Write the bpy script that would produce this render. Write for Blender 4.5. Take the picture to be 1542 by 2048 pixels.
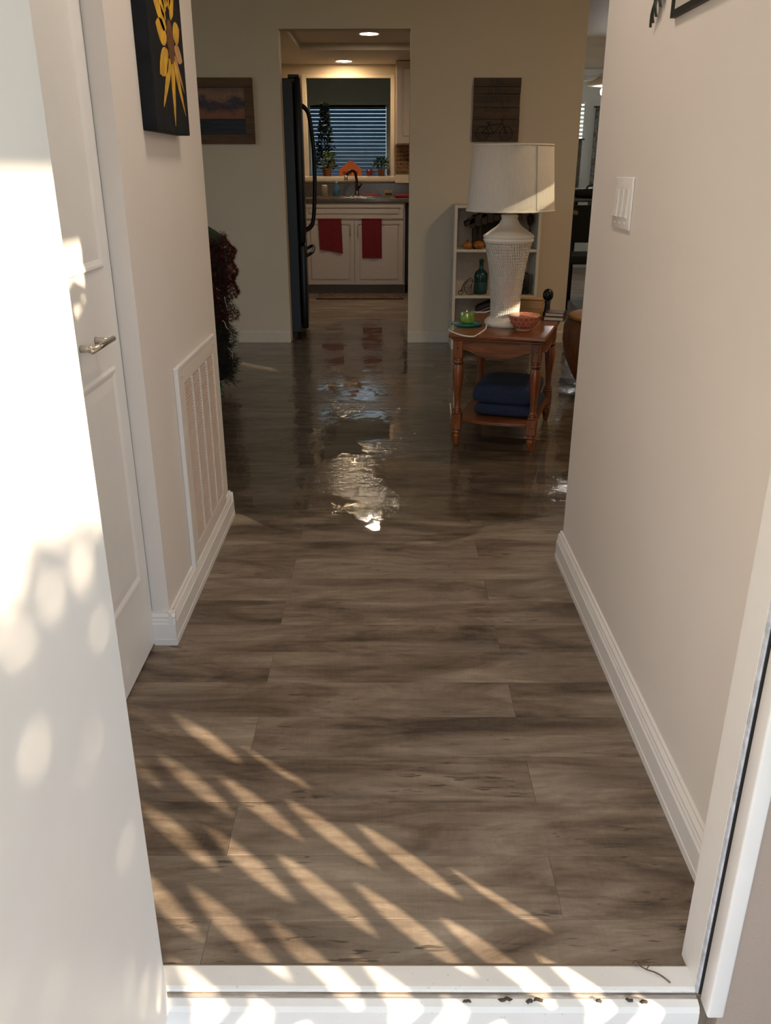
import bpy, bmesh, math, random
from mathutils import Vector, Matrix
random.seed(7)
for o in list(bpy.data.objects): bpy.data.objects.remove(o)
scene = bpy.context.scene
C = scene.collection
R = math.radians
PI = math.pi

# ------------------------------------------------------------------ camera
cam_d = bpy.data.cameras.new('camera'); cam = bpy.data.objects.new('camera', cam_d); C.objects.link(cam)
cam.location = (0, 0, 1.25); cam.rotation_euler = (R(90 - 22.2), 0, R(0.14))
cam_d.sensor_fit = 'VERTICAL'; cam_d.sensor_height = 24.0; cam_d.lens = 24.0 * 1676 / 2048
cam_d.clip_start = 0.02; cam_d.clip_end = 200
scene.camera = cam

# ------------------------------------------------------------------ world, sun, exposure
world = bpy.data.worlds.new('sky'); scene.world = world; world.use_nodes = True
bg = world.node_tree.nodes['Background']
bg.inputs['Color'].default_value = (0.74, 0.87, 1.0, 1); bg.inputs['Strength'].default_value = 2.1
SUN_DIR = Vector((-1, 0.80, -0.45)).normalized()
sun_d = bpy.data.lights.new('sun', 'SUN'); sun_d.energy = 8.6; sun_d.angle = R(0.53); sun_d.color = (1.0, 0.80, 0.56)
sun = bpy.data.objects.new('sun', sun_d); C.objects.link(sun)
sun.rotation_euler = SUN_DIR.to_track_quat('-Z', 'Y').to_euler(); sun.location = (6, -4, 5)
vs = scene.view_settings
vs.view_transform = 'Standard'; vs.look = 'None'; vs.exposure = 0.85; vs.gamma = 1.0; vs.use_curve_mapping = False

# ------------------------------------------------------------------ material helpers
def srgb(r, g, b):
    f = lambda c: (c/255/12.92) if c/255 <= 0.04045 else ((c/255 + 0.055)/1.055)**2.4
    return (f(r), f(g), f(b), 1)
class NT:
    def __init__(s, name):
        s.m = bpy.data.materials.new(name); s.m.use_nodes = True; s.t = s.m.node_tree
        s.t.nodes.clear(); s.out = s.t.nodes.new('ShaderNodeOutputMaterial')
    def n(s, kind, props=None, **inp):
        nd = s.t.nodes.new('ShaderNode' + kind)
        for k, v in (props or {}).items(): setattr(nd, k, v)
        for k, v in inp.items():
            key = k.replace('_', ' ')
            if key.isdigit(): key = int(key)
            elif key[0] == 'i' and key[1:].isdigit(): key = int(key[1:])
            s.set(nd.inputs[key], v)
        return nd
    def set(s, sock, v):
        if isinstance(v, bpy.types.NodeSocket): s.t.links.new(v, sock)
        elif isinstance(v, bpy.types.Node): s.t.links.new(v.outputs[0], sock)
        else: sock.default_value = v
    def math(s, op, a, b=0.5, c=None):
        nd = s.n('Math', dict(operation=op)); s.set(nd.inputs[0], a); s.set(nd.inputs[1], b)
        if c is not None: s.set(nd.inputs[2], c)
        return nd.outputs[0]
    def vec(s, src, scale=(1, 1, 1), loc=(0, 0, 0), rot=(0, 0, 0)):
        nd = s.n('Mapping'); s.set(nd.inputs['Vector'], src)
        nd.inputs['Scale'].default_value = scale; nd.inputs['Location'].default_value = loc; nd.inputs['Rotation'].default_value = rot
        return nd.outputs[0]
    def noise(s, v, scale, detail=3, rough=.55, dist=0.0):
        nd = s.n('TexNoise'); s.set(nd.inputs['Vector'], v); nd.inputs['Scale'].default_value = scale
        nd.inputs['Detail'].default_value = detail; nd.inputs['Roughness'].default_value = rough; nd.inputs['Distortion'].default_value = dist
        return nd.outputs['Fac']
    def ramp(s, fac, stops):
        nd = s.n('ValToRGB'); s.set(nd.inputs[0], fac); cr = nd.color_ramp
        while len(cr.elements) < len(stops): cr.elements.new(0.5)
        for e, (p, c) in zip(cr.elements, stops): e.position = p; e.color = c
        return nd.outputs[0]
    def mix(s, fac, a, b, mode='MIX'):
        nd = s.n('MixRGB', dict(blend_type=mode)); s.set(nd.inputs[0], fac); s.set(nd.inputs[1], a); s.set(nd.inputs[2], b)
        return nd.outputs[0]
    def bump(s, h, strength=.3, dist=.01, normal=None):
        nd = s.n('Bump'); s.set(nd.inputs['Height'], h); nd.inputs['Strength'].default_value = strength; nd.inputs['Distance'].default_value = dist
        if normal is not None: s.set(nd.inputs['Normal'], normal)
        return nd.outputs[0]
    def bsdf(s, color, rough=.5, metal=0, normal=None, spec=.5, **kw):
        p = s.n('BsdfPrincipled'); s.set(p.inputs['Base Color'], color); s.set(p.inputs['Roughness'], rough); s.set(p.inputs['Metallic'], metal)
        s.set(p.inputs['Specular IOR Level'], spec)
        if normal is not None: s.set(p.inputs['Normal'], normal)
        for k, v in kw.items(): s.set(p.inputs[k.replace('_', ' ')], v)
        s.t.links.new(p.outputs[0], s.out.inputs[0]); return p
MATS = {}
def plain(name, rgb, rough=.5, metal=0, var=.08, scale=30, bump=0, spec=.5, **kw):
    """procedural material: base colour with a little noise variation"""
    if name in MATS: return MATS[name]
    s = NT(name); co = s.n('TexCoord').outputs['Object']
    f = s.noise(co, scale, 4)
    c = rgb if len(rgb) == 4 else (*rgb, 1)
    lo = tuple(x*(1-var) for x in c[:3]) + (1,); hi = tuple(min(1, x*(1+var)) for x in c[:3]) + (1,)
    col = s.ramp(f, [(.3, lo), (.7, hi)])
    nrm = s.bump(f, bump, .004) if bump else None
    s.bsdf(col, rough, metal, nrm, spec, **kw); MATS[name] = s.m; return s.m

# wall paint with roller texture
def wall_mat(name, rgb, bumpst=.12):
    s = NT(name); co = s.n('NewGeometry').outputs['Position']
    big = s.noise(co, 1.3, 2); fine = s.noise(co, 240, 2); orange = s.noise(co, 70, 2)
    col = s.ramp(big, [(.3, tuple(x*.965 for x in rgb) + (1,)), (.7, tuple(min(1, x*1.03) for x in rgb) + (1,))])
    h = s.math('ADD', fine, orange)
    s.bsdf(col, .62, 0, s.bump(h, bumpst, .0015), .35); return s.m
M_wall = wall_mat('wall_paint', (.76, .705, .665))
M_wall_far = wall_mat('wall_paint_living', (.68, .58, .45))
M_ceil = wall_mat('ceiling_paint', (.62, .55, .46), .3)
M_white = plain('white_trim_paint', (.79, .765, .745), .38, var=.03, scale=8)
M_door = plain('white_door_paint', (.83, .82, .81), .42, var=.02, scale=6)

# floor planks: weathered grey brown oak look laminate
def wood_floor():
    s = NT('weathered_oak_plank'); pos = s.n('NewGeometry').outputs['Position']
    oi = s.n('ObjectInfo'); rnd = oi.outputs['Random']
    off = s.n('CombineXYZ'); s.set(off.inputs[0], s.math('MULTIPLY', rnd, 37.0)); s.set(off.inputs[1], s.math('MULTIPLY', rnd, 11.3)); s.set(off.inputs[2], s.math('MULTIPLY', rnd, 5.0))
    v = s.n('VectorMath', dict(operation='ADD')); s.set(v.inputs[0], pos); s.set(v.inputs[1], off.outputs[0]); p = v.outputs[0]
    big = s.noise(s.vec(p, (2.2, 8, 1)), 1.0, 5, .62, 1.1)
    mid = s.noise(s.vec(p, (6, 30, 1)), 1.0, 5, .7, 1.6)
    fine = s.noise(s.vec(p, (16, 240, 1)), 1.0, 4, .75)
    saw = s.noise(s.vec(p, (170, 14, 1), rot=(0, 0, .16)), 1.0, 3, .6)
    blot = s.noise(s.vec(p, (3.5, 8, 1)), 1.0, 4, .6, .8)
    wv = s.n('TexWave', dict(wave_type='BANDS', bands_direction='Y')); s.set(wv.inputs['Vector'], s.vec(p, (.8, 4.5, 1)))
    wv.inputs['Scale'].default_value = 1.5; wv.inputs['Distortion'].default_value = 12; wv.inputs['Detail'].default_value = 2.5; wv.inputs['Detail Scale'].default_value = 1.1
    ring = s.math('POWER', wv.outputs['Fac'], 6.0)
    t = s.math('MULTIPLY', big, 1.25)
    t = s.math('MULTIPLY_ADD', mid, .40, t)
    t = s.math('MULTIPLY_ADD', fine, .14, t)
    t = s.math('MULTIPLY_ADD', saw, .09, t)
    t = s.math('MULTIPLY_ADD', ring, -.07, t)
    t = s.math('MULTIPLY_ADD', rnd, .12, t)
    t = s.math('SUBTRACT', t, .525)
    col = s.ramp(t, [(.16, (.060, .041, .029, 1)), (.36, (.150, .110, .081, 1)), (.55, (.240, .188, .143, 1)), (.80, (.39, .32, .25, 1))])
    # greyer weathered blotches
    g = s.ramp(blot, [(.52, (0, 0, 0, 1)), (.7, (1, 1, 1, 1))])
    col = s.mix(s.math('MULTIPLY', g, .35), col, (.16, .145, .125, 1))
    # dark checks: thin cracks
    ck = s.noise(s.vec(p, (16, 110, 1), rot=(0, 0, .1)), 1.0, 2, .5, .6)
    ck = s.ramp(ck, [(.33, (1, 1, 1, 1)), (.37, (0, 0, 0, 1))])
    ckm = s.ramp(s.noise(s.vec(p, (3, 9, 1)), 1.0, 2), [(.5, (0, 0, 0, 1)), (.62, (1, 1, 1, 1))])
    ck = s.math('MULTIPLY', ck, ckm)
    col = s.mix(s.math('MULTIPLY', ck, .7), col, (.03, .022, .016, 1))
    hh = s.math('MULTIPLY_ADD', ck, -1.0, s.math('ADD', fine, saw))
    rough = s.math('MULTIPLY_ADD', mid, .2, .36)
    s.bsdf(col, rough, 0, s.bump(hh, .25, .0012), .38); return s.m
M_floor = wood_floor()

def wood(name, dark, light, scale=1.0, rough=.4, axis=0):
    s = NT(name); co = s.n('TexCoord').outputs['Object']
    sc = [38*scale]*3; sc[axis] = 3*scale
    f = s.noise(s.vec(co, tuple(sc)), 1.0, 6, .65, 1.0)
    f2 = s.noise(s.vec(co, tuple(x*3 for x in sc)), 1.0, 3)
    t = s.math('MULTIPLY_ADD', f2, .3, s.math('MULTIPLY', f, .8))
    col = s.ramp(t, [(.38, (*dark, 1)), (.7, (*light, 1))])
    s.bsdf(col, rough, 0, s.bump(f, .12, .002), .5); return s.m
M_oak = wood('red_oak_stain', (.055, .013, .004), (.32, .090, .024), 1, .3, 2)
M_oak_x = wood('red_oak_stain_along', (.065, .018, .006), (.27, .085, .025), 1, .3, 0)
M_frame_wood = wood('brown_frame_wood', (.05, .022, .008), (.14, .065, .022), 1, .5, 0)
M_board = wood('rustic_sign_board', (.030, .014, .007), (.085, .042, .018), .7, .6, 0)

M_chrome = plain('brushed_nickel', (.62, .58, .52), .28, 1, var=.05)
M_steel = plain('stainless_steel', (.6, .58, .55), .2, 1, var=.05)
M_black = plain('black_gloss', (.006, .007, .010), .34, var=.1, spec=.3)
M_blackmat = plain('black_matte', (.012, .011, .011), .55)
M_bronze = plain('dark_bronze', (.05, .032, .02), .3, .8)
M_cab = plain('cabinet_white', (.66, .57, .49), .4, var=.03)
M_red = plain('red_towel', (.21, .014, .018), .9, var=.2, scale=90, bump=.3)
M_granite = plain('granite', (.13, .11, .095), .22, var=.6, scale=160)
M_ceramic = plain('white_ceramic', (.80, .74, .66), .3, var=.03)

# ------------------------------------------------------------------ mesh helpers
class MB:
    def __init__(s): s.v = []; s.f = []; s.sm = []
    def add(s, vs, fs, smooth=False):
        b = len(s.v); s.v += [tuple(p) for p in vs]; s.f += [tuple(b+i for i in f) for f in fs]; s.sm += [smooth]*len(fs); return s
    def box(s, a, b):
        x0, y0, z0 = a; x1, y1, z1 = b
        return s.add([(x0,y0,z0),(x1,y0,z0),(x1,y1,z0),(x0,y1,z0),(x0,y0,z1),(x1,y0,z1),(x1,y1,z1),(x0,y1,z1)],
                     [(3,2,1,0),(4,5,6,7),(0,1,5,4),(1,2,6,5),(2,3,7,6),(3,0,4,7)])
    def bbox(s, a, b, r=.004, seg=1):
        bm = bmesh.new(); bmesh.ops.create_cube(bm, size=1)
        for v in bm.verts: v.co = Vector([(a[i]+b[i])/2 + v.co[i]*(b[i]-a[i]) for i in range(3)])
        bmesh.ops.bevel(bm, geom=bm.edges[:], offset=r, segments=seg, profile=.5, affect='EDGES')
        bm.verts.index_update(); s.add([v.co[:] for v in bm.verts], [[v.index for v in f.verts] for f in bm.faces], seg > 1); bm.free(); return s
    def lathe(s, prof, c=(0, 0), n=24, smooth=True, caps=True, z0=0):
        vs = []; fs = []
        for r, z in prof:
            for i in range(n):
                a = 2*PI*i/n; vs.append((c[0]+r*math.cos(a), c[1]+r*math.sin(a), z0+z))
        m = len(prof)
        for j in range(m-1):
            for i in range(n):
                k = (i+1) % n; fs.append((j*n+i, j*n+k, (j+1)*n+k, (j+1)*n+i))
        s.add(vs, fs, smooth)
        if caps:
            b = len(s.v) - len(vs)
            s.f.append(tuple(b+i for i in reversed(range(n)))); s.sm.append(False)
            s.f.append(tuple(b+(m-1)*n+i for i in range(n))); s.sm.append(False)
        return s
    def tube(s, pts, r, n=8, caps=True):
        pts = [Vector(p) for p in pts]; rs = r if isinstance(r, (list, tuple)) else [r]*len(pts)
        vs = []; fs = []; up = None
        for i, p in enumerate(pts):
            t = (pts[min(i+1, len(pts)-1)] - pts[max(i-1, 0)]).normalized()
            if up is None: up = t.orthogonal().normalized()
            up = (up - t*up.dot(t))
            up = up.normalized() if up.length > 1e-6 else t.orthogonal().normalized()
            w = t.cross(up)
            for k in range(n):
                a = 2*PI*k/n; vs.append(p + (up*math.cos(a) + w*math.sin(a))*rs[i])
        for j in range(len(pts)-1):
            for k in range(n):
                l = (k+1) % n; fs.append((j*n+k, j*n+l, (j+1)*n+l, (j+1)*n+k))
        if caps: fs.append(tuple(reversed(range(n)))); fs.append(tuple((len(pts)-1)*n+k for k in range(n)))
        return s.add(vs, fs, True)
    def prism(s, poly, d0, d1, plane='xz', smooth=False):
        """extrude a 2-D outline: plane xz -> along y, yz -> along x, xy -> along z"""
        mk = {'xz': lambda u, v, d: (u, d, v), 'yz': lambda u, v, d: (d, u, v), 'xy': lambda u, v, d: (u, v, d)}[plane]
        n = len(poly)
        vs = [mk(u, v, d0) for u, v in poly] + [mk(u, v, d1) for u, v in poly]
        fs = [tuple(range(n)), tuple(reversed(range(n, 2*n)))] + [(i, n+i, n+(i+1) % n, (i+1) % n) for i in range(n)]
        return s.add(vs, fs, smooth)
    def build(s, name, mat, parent=None, world=True, bevel=0):
        me = bpy.data.meshes.new(name)
        off = Vector((0, 0, 0))
        if parent is not None and world:
            p = parent
            while p is not None: off += Vector(p.location); p = p.parent
        me.from_pydata([tuple(Vector(v) - off) for v in s.v], [], s.f)
        bm = bmesh.new(); bm.from_mesh(me); bmesh.ops.recalc_face_normals(bm, faces=bm.faces[:]); bm.to_mesh(me); bm.free()
        for p, sm in zip(me.polygons, s.sm): p.use_smooth = sm
        me.materials.append(mat)
        o = bpy.data.objects.new(name, me); C.objects.link(o)
        if parent is not None: o.parent = parent
        if bevel:
            md = o.modifiers.new('bevel', 'BEVEL'); md.width = bevel; md.segments = 2; md.limit_method = 'ANGLE'
        return o
def thing(name, label, cat, loc=(0, 0, 0), rotz=0, group=None):
    o = bpy.data.objects.new(name, None); C.objects.link(o); o.location = loc; o.rotation_euler = (0, 0, rotz); o.empty_display_size = .05
    o['label'] = label; o['category'] = cat
    if group: o['group'] = group
    return o
def tag(o, label, cat, group=None, kind=None):
    o['label'] = label; o['category'] = cat
    if group: o['group'] = group
    if kind: o['kind'] = kind
    return o
def struct(o, label=None, cat=None):
    o['kind'] = 'structure'
    if label: o['label'] = label
    if cat: o['category'] = cat
    return o
def rebase(o):
    """move a world-built mesh's origin to the middle of its base"""
    me = o.data; vs = [v.co for v in me.vertices]
    c = Vector(((min(v.x for v in vs)+max(v.x for v in vs))/2, (min(v.y for v in vs)+max(v.y for v in vs))/2, min(v.z for v in vs)))
    me.transform(Matrix.Translation(-c)); o.location = c; return o
def text_mesh(name, body, size, mat, parent, loc, rot, thick=.0006, align='CENTER'):
    cu = bpy.data.curves.new('lettering', 'FONT'); cu.body = body; cu.size = size; cu.extrude = thick; cu.align_x = align; cu.resolution_u = 3
    t = bpy.data.objects.new('lettering', cu); C.objects.link(t)
    bpy.context.view_layer.update()
    me = bpy.data.meshes.new_from_object(t.evaluated_get(bpy.context.evaluated_depsgraph_get()))
    bpy.data.objects.remove(t)
    me.materials.clear(); me.materials.append(mat)
    o = bpy.data.objects.new(name, me); C.objects.link(o); o.parent = parent; o.location = loc; o.rotation_euler = rot
    return o
def disc_pts(cx, cy, rx, ry, n=24, rot=0):
    out = []
    for i in range(n):
        a = 2*PI*i/n; x, y = rx*math.cos(a), ry*math.sin(a)
        out.append((cx + x*math.cos(rot) - y*math.sin(rot), cy + x*math.sin(rot) + y*math.cos(rot)))
    return out

# ================================================================== THE SETTING
CEIL = 2.44
def wallbox(name, boxes, mat, label, cat='wall'):
    b = MB()
    for a, c in boxes: b.box(a, c)
    return struct(b.build(name, mat), label, cat)

M_stucco = wall_mat('exterior_stucco', (.36, .285, .235), .6)
YF0, YF1 = .945, 1.049
wallbox('wall_front', [((-4.1, YF0, -.15), (-.425, YF1, 2.6)), ((.533, YF0, -.15), (3.1, YF1, 2.6)), ((-.425, YF0, 2.10), (.533, YF1, 2.6))], M_stucco, 'beige brown stucco front wall beside the doorway')
wallbox('wall_right', [((.6, YF1, 0), (.72, 2.625, CEIL))], M_wall, 'cream hallway wall on the right carrying the light switch')
wl = wallbox('wall_left', [((-.733, 2.077, 0), (-.613, 3.012, CEIL)), ((-4.0, 2.9, 0), (-.733, 3.012, CEIL)), ((-.78, YF1, 0), (-.69, 2.077, CEIL))], M_wall, 'cream hallway wall on the left with the air grille')
wallbox('wall_far', [((-4, 6.59, 0), (-.756, 6.71, CEIL)), ((.158, 6.59, 0), (1.373, 6.71, CEIL)), ((-.756, 6.59, 2.15), (.158, 6.71, CEIL))], M_wall_far, 'dim cream far wall with the kitchen opening')
# living room left wall with an added window, right wall with one
def wall_x(name, x0, x1, y0, y1, holes, mat, label, z1=CEIL):
    """wall slab normal to x, holes = (ya, yb, za, zb)"""
    bx = []; y = y0
    for ya, yb, za, zb in sorted(holes):
        bx += [((x0, y, 0), (x1, ya, z1)), ((x0, ya, 0), (x1, yb, za)), ((x0, ya, zb), (x1, yb, z1))]; y = yb
    bx.append(((x0, y, 0), (x1, y1, z1)))
    return wallbox(name, bx, mat, label)
wall_x('wall_living_left', -4.1, -4.0, 3.012, 6.59, [(3.4, 4.7, .7, 2.1)], M_wall_far, 'living room side wall with an added window opening')
wall_x('wall_living_right', 3.0, 3.1, YF1, 12.1, [(1.7, 4.0, .9, 2.295)], M_wall_far, 'living room outer wall with a blind covered window')
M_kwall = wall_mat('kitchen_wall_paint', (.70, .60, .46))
wallbox('wall_kitchen_left', [((-1.6, 6.71, 0), (-1.5, 10.12, CEIL))], M_kwall, 'kitchen wall behind the refrigerator')
wallbox('wall_kitchen_right', [((1.27, 6.71, 0), (1.373, 12, CEIL))], M_kwall, 'wall between kitchen and back room')
wallbox('wall_kitchen_back', [((-1.6, 10.12, 0), (-.885, 10.22, CEIL)), ((.03, 10.12, 0), (1.27, 10.22, CEIL)), ((-.885, 10.12, 0), (.03, 10.22, 1.17)), ((-.885, 10.12, 2.175), (.03, 10.22, CEIL))], M_kwall, 'kitchen back wall around the window opening')
M_gwall = wall_mat('grey_green_paint', (.40, .43, .40))
wallbox('wall_bay', [((-1.5, 10.22, 0), (-1.4, 11.3, CEIL)), ((.55, 10.22, 0), (.65, 11.3, CEIL)), ((-1.5, 10.22, 1.0), (.65, 11.3, 1.1)), ((-1.5, 10.22, 2.3), (.65, 11.3, 2.4)),
    ((-1.5, 11.3, 1.0), (-.95, 11.4, 2.4)), ((-.02, 11.3, 1.0), (.65, 11.4, 2.4)), ((-.95, 11.3, 1.96), (-.02, 11.4, 2.4)), ((-.95, 11.3, 1.0), (-.02, 11.4, 1.13))], M_gwall, 'grey green bay walls beyond the kitchen window')
M_swall = wall_mat('pale_grey_paint', (.60, .64, .63))
wallbox('wall_back', [((1.373, 12, 0), (1.95, 12.1, CEIL)), ((2.56, 12, 0), (3.1, 12.1, CEIL)), ((1.95, 12, 0), (2.56, 12.1, 1.15)), ((1.95, 12, 2.04), (2.56, 12.1, CEIL))], M_swall, 'pale grey back room wall seen past the far wall')
wallbox('ceiling', [((-4.1, YF0, CEIL), (3.1, 12.1, 2.56))], M_ceil, 'dim textured ceiling of the house', 'ceiling')
# kitchen ceiling: shallow tray with a border soffit
KX0, KX1 = -1.5, 1.27
wallbox('ceiling_kitchen', [((KX0, 6.71, 2.36), (KX1, 10.12, 2.43)), ((KX0, 8.98, 2.30), (KX1, 10.12, 2.36)), ((KX0, 6.71, 2.30), (-.83, 8.98, 2.36))], M_ceil, 'kitchen tray ceiling with a lowered border', 'ceiling')

# ---- floor: planks laid across the hall
fl = MB().box((-4.1, YF0+.03, -.2), (3.1, 12.1, -.0012)).build('floor', M_floor)
struct(fl, 'grey brown wood plank floor running through the house', 'floor')
PW, PL = .1508, 1.27
plank_cache = {}
def plank_mesh(L, W):
    k = (round(L, 3), round(W, 3))
    if k in plank_cache: return plank_cache[k]
    l, w, c, g = L/2-.0004, W/2-.0004, .0007, -.007
    top = [(-l+c, -w+c, 0), (l-c, -w+c, 0), (l-c, w-c, 0), (-l+c, w-c, 0)]
    mid = [(-l, -w, -c), (l, -w, -c), (l, w, -c), (-l, w, -c)]
    bot = [(-l, -w, g), (l, -w, g), (l, w, g), (-l, w, g)]
    me = bpy.data.meshes.new('plank')
    me.from_pydata(top+mid+bot, [], [(0,1,2,3)] + [(4+i, 4+(i+1)%4, (i+1)%4, i) for i in range(4)] + [(8+i, 8+(i+1)%4, 4+(i+1)%4, 4+i) for i in range(4)] + [(11,10,9,8)])
    me.materials.append(M_floor); plank_cache[k] = me; return me
def lay(y0, y1, xa, xb, odd):
    j0 = .318 if odd else -.317
    k = math.floor((xa - j0)/PL); x = j0 + k*PL
    while x < xb - .01:
        a, b = max(x, xa), min(x+PL, xb)
        if b - a > .02:
            o = bpy.data.objects.new('plank', plank_mesh(b-a, y1-y0)); C.objects.link(o); o.parent = fl; o.location = ((a+b)/2, (y0+y1)/2, .0)
        x += PL
lay(1.022, 1.122, -.44, .60, False)
r = 0
while True:
    y0 = 1.122 + r*PW; y1 = y0 + PW
    if y1 > 6.62: break
    if y1 < 2.66: lay(y0, y1, -.69, .60, r % 2 == 0)
    elif y1 < 3.05: lay(y0, y1, -.69, 1.75, r % 2 == 0)
    else: lay(y0, y1, -1.7, 1.9, r % 2 == 0)
    r += 1

# ---- baseboards (moulded profile)
PROF = [(0, 0), (.018, 0), (.018, .018), (.0165, .020), (.0165, .066), (.013, .071), (.014, .076), (.011, .083), (.0125, .089), (.006, .097), (.006, .102), (0, .104)]
def baseboard(name, x, y0, y1, sgn, label):
    b = MB(); b.prism([(x + sgn*d, z) for d, z in PROF], y0, y1, 'xz'); return struct(b.build(name, M_white), label, 'baseboard')
baseboard('baseboard_right', .6, YF1, 2.625+.018, -1, 'white moulded baseboard along the right hallway wall')
bl = MB(); bl.prism([(-.613 + d, z) for d, z in PROF], 2.077-.016, 3.012+.018, 'xz'); bl.prism([(2.077 - d, z) for d, z in PROF], -.661, -.596, 'yz'); bl.prism([(3.012 + d, z) for d, z in PROF], -.733, -.596, 'yz')
struct(bl.build('baseboard_left', M_white), 'white moulded baseboard wrapping the left hallway corner', 'baseboard')
PF = [(0, 0), (.014, 0), (.014, .075), (.006, .088), (0, .09)]
bf = MB()
for xa, xb in ((-4, -.756), (.158, 1.373)): bf.prism([(6.59 - d, z) for d, z in PF], xa, xb, 'yz')
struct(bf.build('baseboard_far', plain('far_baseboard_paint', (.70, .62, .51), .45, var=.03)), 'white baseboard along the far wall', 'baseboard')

# ---- entry doorway: frame, threshold, open door
tr = MB()
tr.box((.507, .985, 0), (.533, YF1, 2.10)); tr.box((-.425, .985, 0), (-.39, YF1, 2.10)); tr.box((-.39, .985, 2.06), (.507, YF1, 2.10))
trim1 = struct(tr.build('trim_1', M_white), 'white front door jamb beside the stucco wall', 'door frame')
M_strip = plain('grey_weatherstrip', (.56, .58, .63), .5, var=.25, scale=60)
MB().box((.5075, .9755, 0), (.527, .985, 2.06)).build('weatherstrip', M_strip, trim1)
o = MB().bbox((.513, .938, -.01), (.540, .9735, 2.09), .004, 2).build('brick_mould', M_white, trim1)
MB().box((.5105, .9737, 0), (.530, .9753, 2.06)).build('gap_shade_strip', M_blackmat, trim1)  # black strip painted in for the shaded gap beside the weatherstrip

def sill_mat():
    s = NT('painted_threshold'); pos = s.n('NewGeometry').outputs['Position']
    sep = s.n('SeparateXYZ'); s.set(sep.inputs[0], pos); y = sep.outputs[1]
    d = s.math('ABSOLUTE', s.math('SUBTRACT', y, .9735)); near = s.math('SUBTRACT', 1.0, s.math('MINIMUM', s.math('MULTIPLY', d, 90.0), 1.0))
    n1 = s.noise(s.vec(pos, (22, 90, 40)), 1.0, 5, .7); n2 = s.noise(pos, 5, 3)
    f = s.math('MULTIPLY', near, s.math('MULTIPLY_ADD', n2, 1.2, n1))
    f = s.ramp(f, [(.62, (0, 0, 0, 1)), (.95, (1, 1, 1, 1))])
    sp = s.ramp(s.noise(pos, 130, 2), [(.70, (0, 0, 0, 1)), (.76, (1, 1, 1, 1))])
    f = s.math('MAXIMUM', s.math('MULTIPLY', f, .6), s.math('MULTIPLY', sp, .35))
    base = s.ramp(n2, [(.3, (.70, .68, .66, 1)), (.7, (.80, .78, .76, 1))])
    s.bsdf(s.mix(f, base, (.09, .075, .065, 1)), .45, 0, s.bump(n1, .1, .002)); return s.m
M_sill = sill_mat()
sl = MB(); sl.prism([(1.024, -.02), (1.024, .003), (1.020, .006), (.984, .0045), (.979, .002), (.976, -.0035), (.971, -.0045), (.967, -.003), (.956, -.007), (.952, -.016), (.951, -.06), (1.024, -.06)], -.39, .507, 'yz')
struct(sl.build('trim_2', M_sill), 'worn white painted threshold with dirt in its groove', 'threshold')

DX = -.346   # inner face of the door leaf, standing open at right angles
door1 = bpy.data.objects.new('door_1', None); C.objects.link(door1); door1.location = (-.37, .935, 0)
struct(door1, 'sunlit white front door standing open on the left', 'door')
MB().bbox((DX-.045, .045, .012), (DX, .935, 2.05), .002).build('leaf', M_door, door1)
def panel(parent, x, y0, y1, z0, z1, mat, s=1, w=.022, d=.006):
    """raised moulding ring and field on a door face normal to x"""
    def ring(ya, yb, za, zb, x_out): return [(x_out, ya, za), (x_out, yb, za), (x_out, yb, zb), (x_out, ya, zb)]
    loops = [ring(y0, y1, z0, z1, x), ring(y0+w*.25, y1-w*.25, z0+w*.25, z1-w*.25, x+s*d), ring(y0+w*.5, y1-w*.5, z0+w*.5, z1-w*.5, x+s*d*.9), ring(y0+w, y1-w, z0+w, z1-w, x+s*d*.12), ring(y0+w*2.2, y1-w*2.2, z0+w*2.2, z1-w*2.2, x+s*d*.5)]
    vs = [p for l in loops for p in l]; fs = []
    for j in range(len(loops)-1):
        for i in range(4): fs.append((j*4+i, j*4+(i+1)%4, (j+1)*4+(i+1)%4, (j+1)*4+i))
    k = (len(loops)-1)*4; fs.append((k, k+1, k+2, k+3))
    return MB().add(vs, fs).build('panel', mat, parent)
panel(door1, DX, .13, .47, 1.08, 1.90, M_door); panel(door1, DX, .13, .47, .22, .93, M_door)

# closet door flush in the left wall
door2 = bpy.data.objects.new('door_2', None); C.objects.link(door2); door2.location = (-.675, 1.66, 0)
struct(door2, 'white panelled closet door behind the open front door', 'door')
MB().bbox((-.69, 1.26, .006), (-.661, 2.074, 2.03), .0015).build('leaf', M_door, door2)
panel(door2, -.661, 1.34, 2.012, 1.04, 1.93, M_door); panel(door2, -.661, 1.34, 2.005, .235, .813, M_door)
hd = MB().tube([(-.628, 1.775, .893), (-.628, 1.925, .893)], .0065, 12).build('handle', M_chrome, door2)
for y in (1.80, 1.90): MB().tube([(-.664, y, .893), (-.628, y, .893)], [.0085, .0060], 12).build('post', M_chrome, hd)
struct(MB().box((-.69, 2.0745, 0), (-.6615, 2.0768, 2.05)).build('trim_3', M_blackmat), 'thin black strip painted as the shaded gap beside the closet door', 'gap')  # black strip stands in for the shade in the crack

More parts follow.
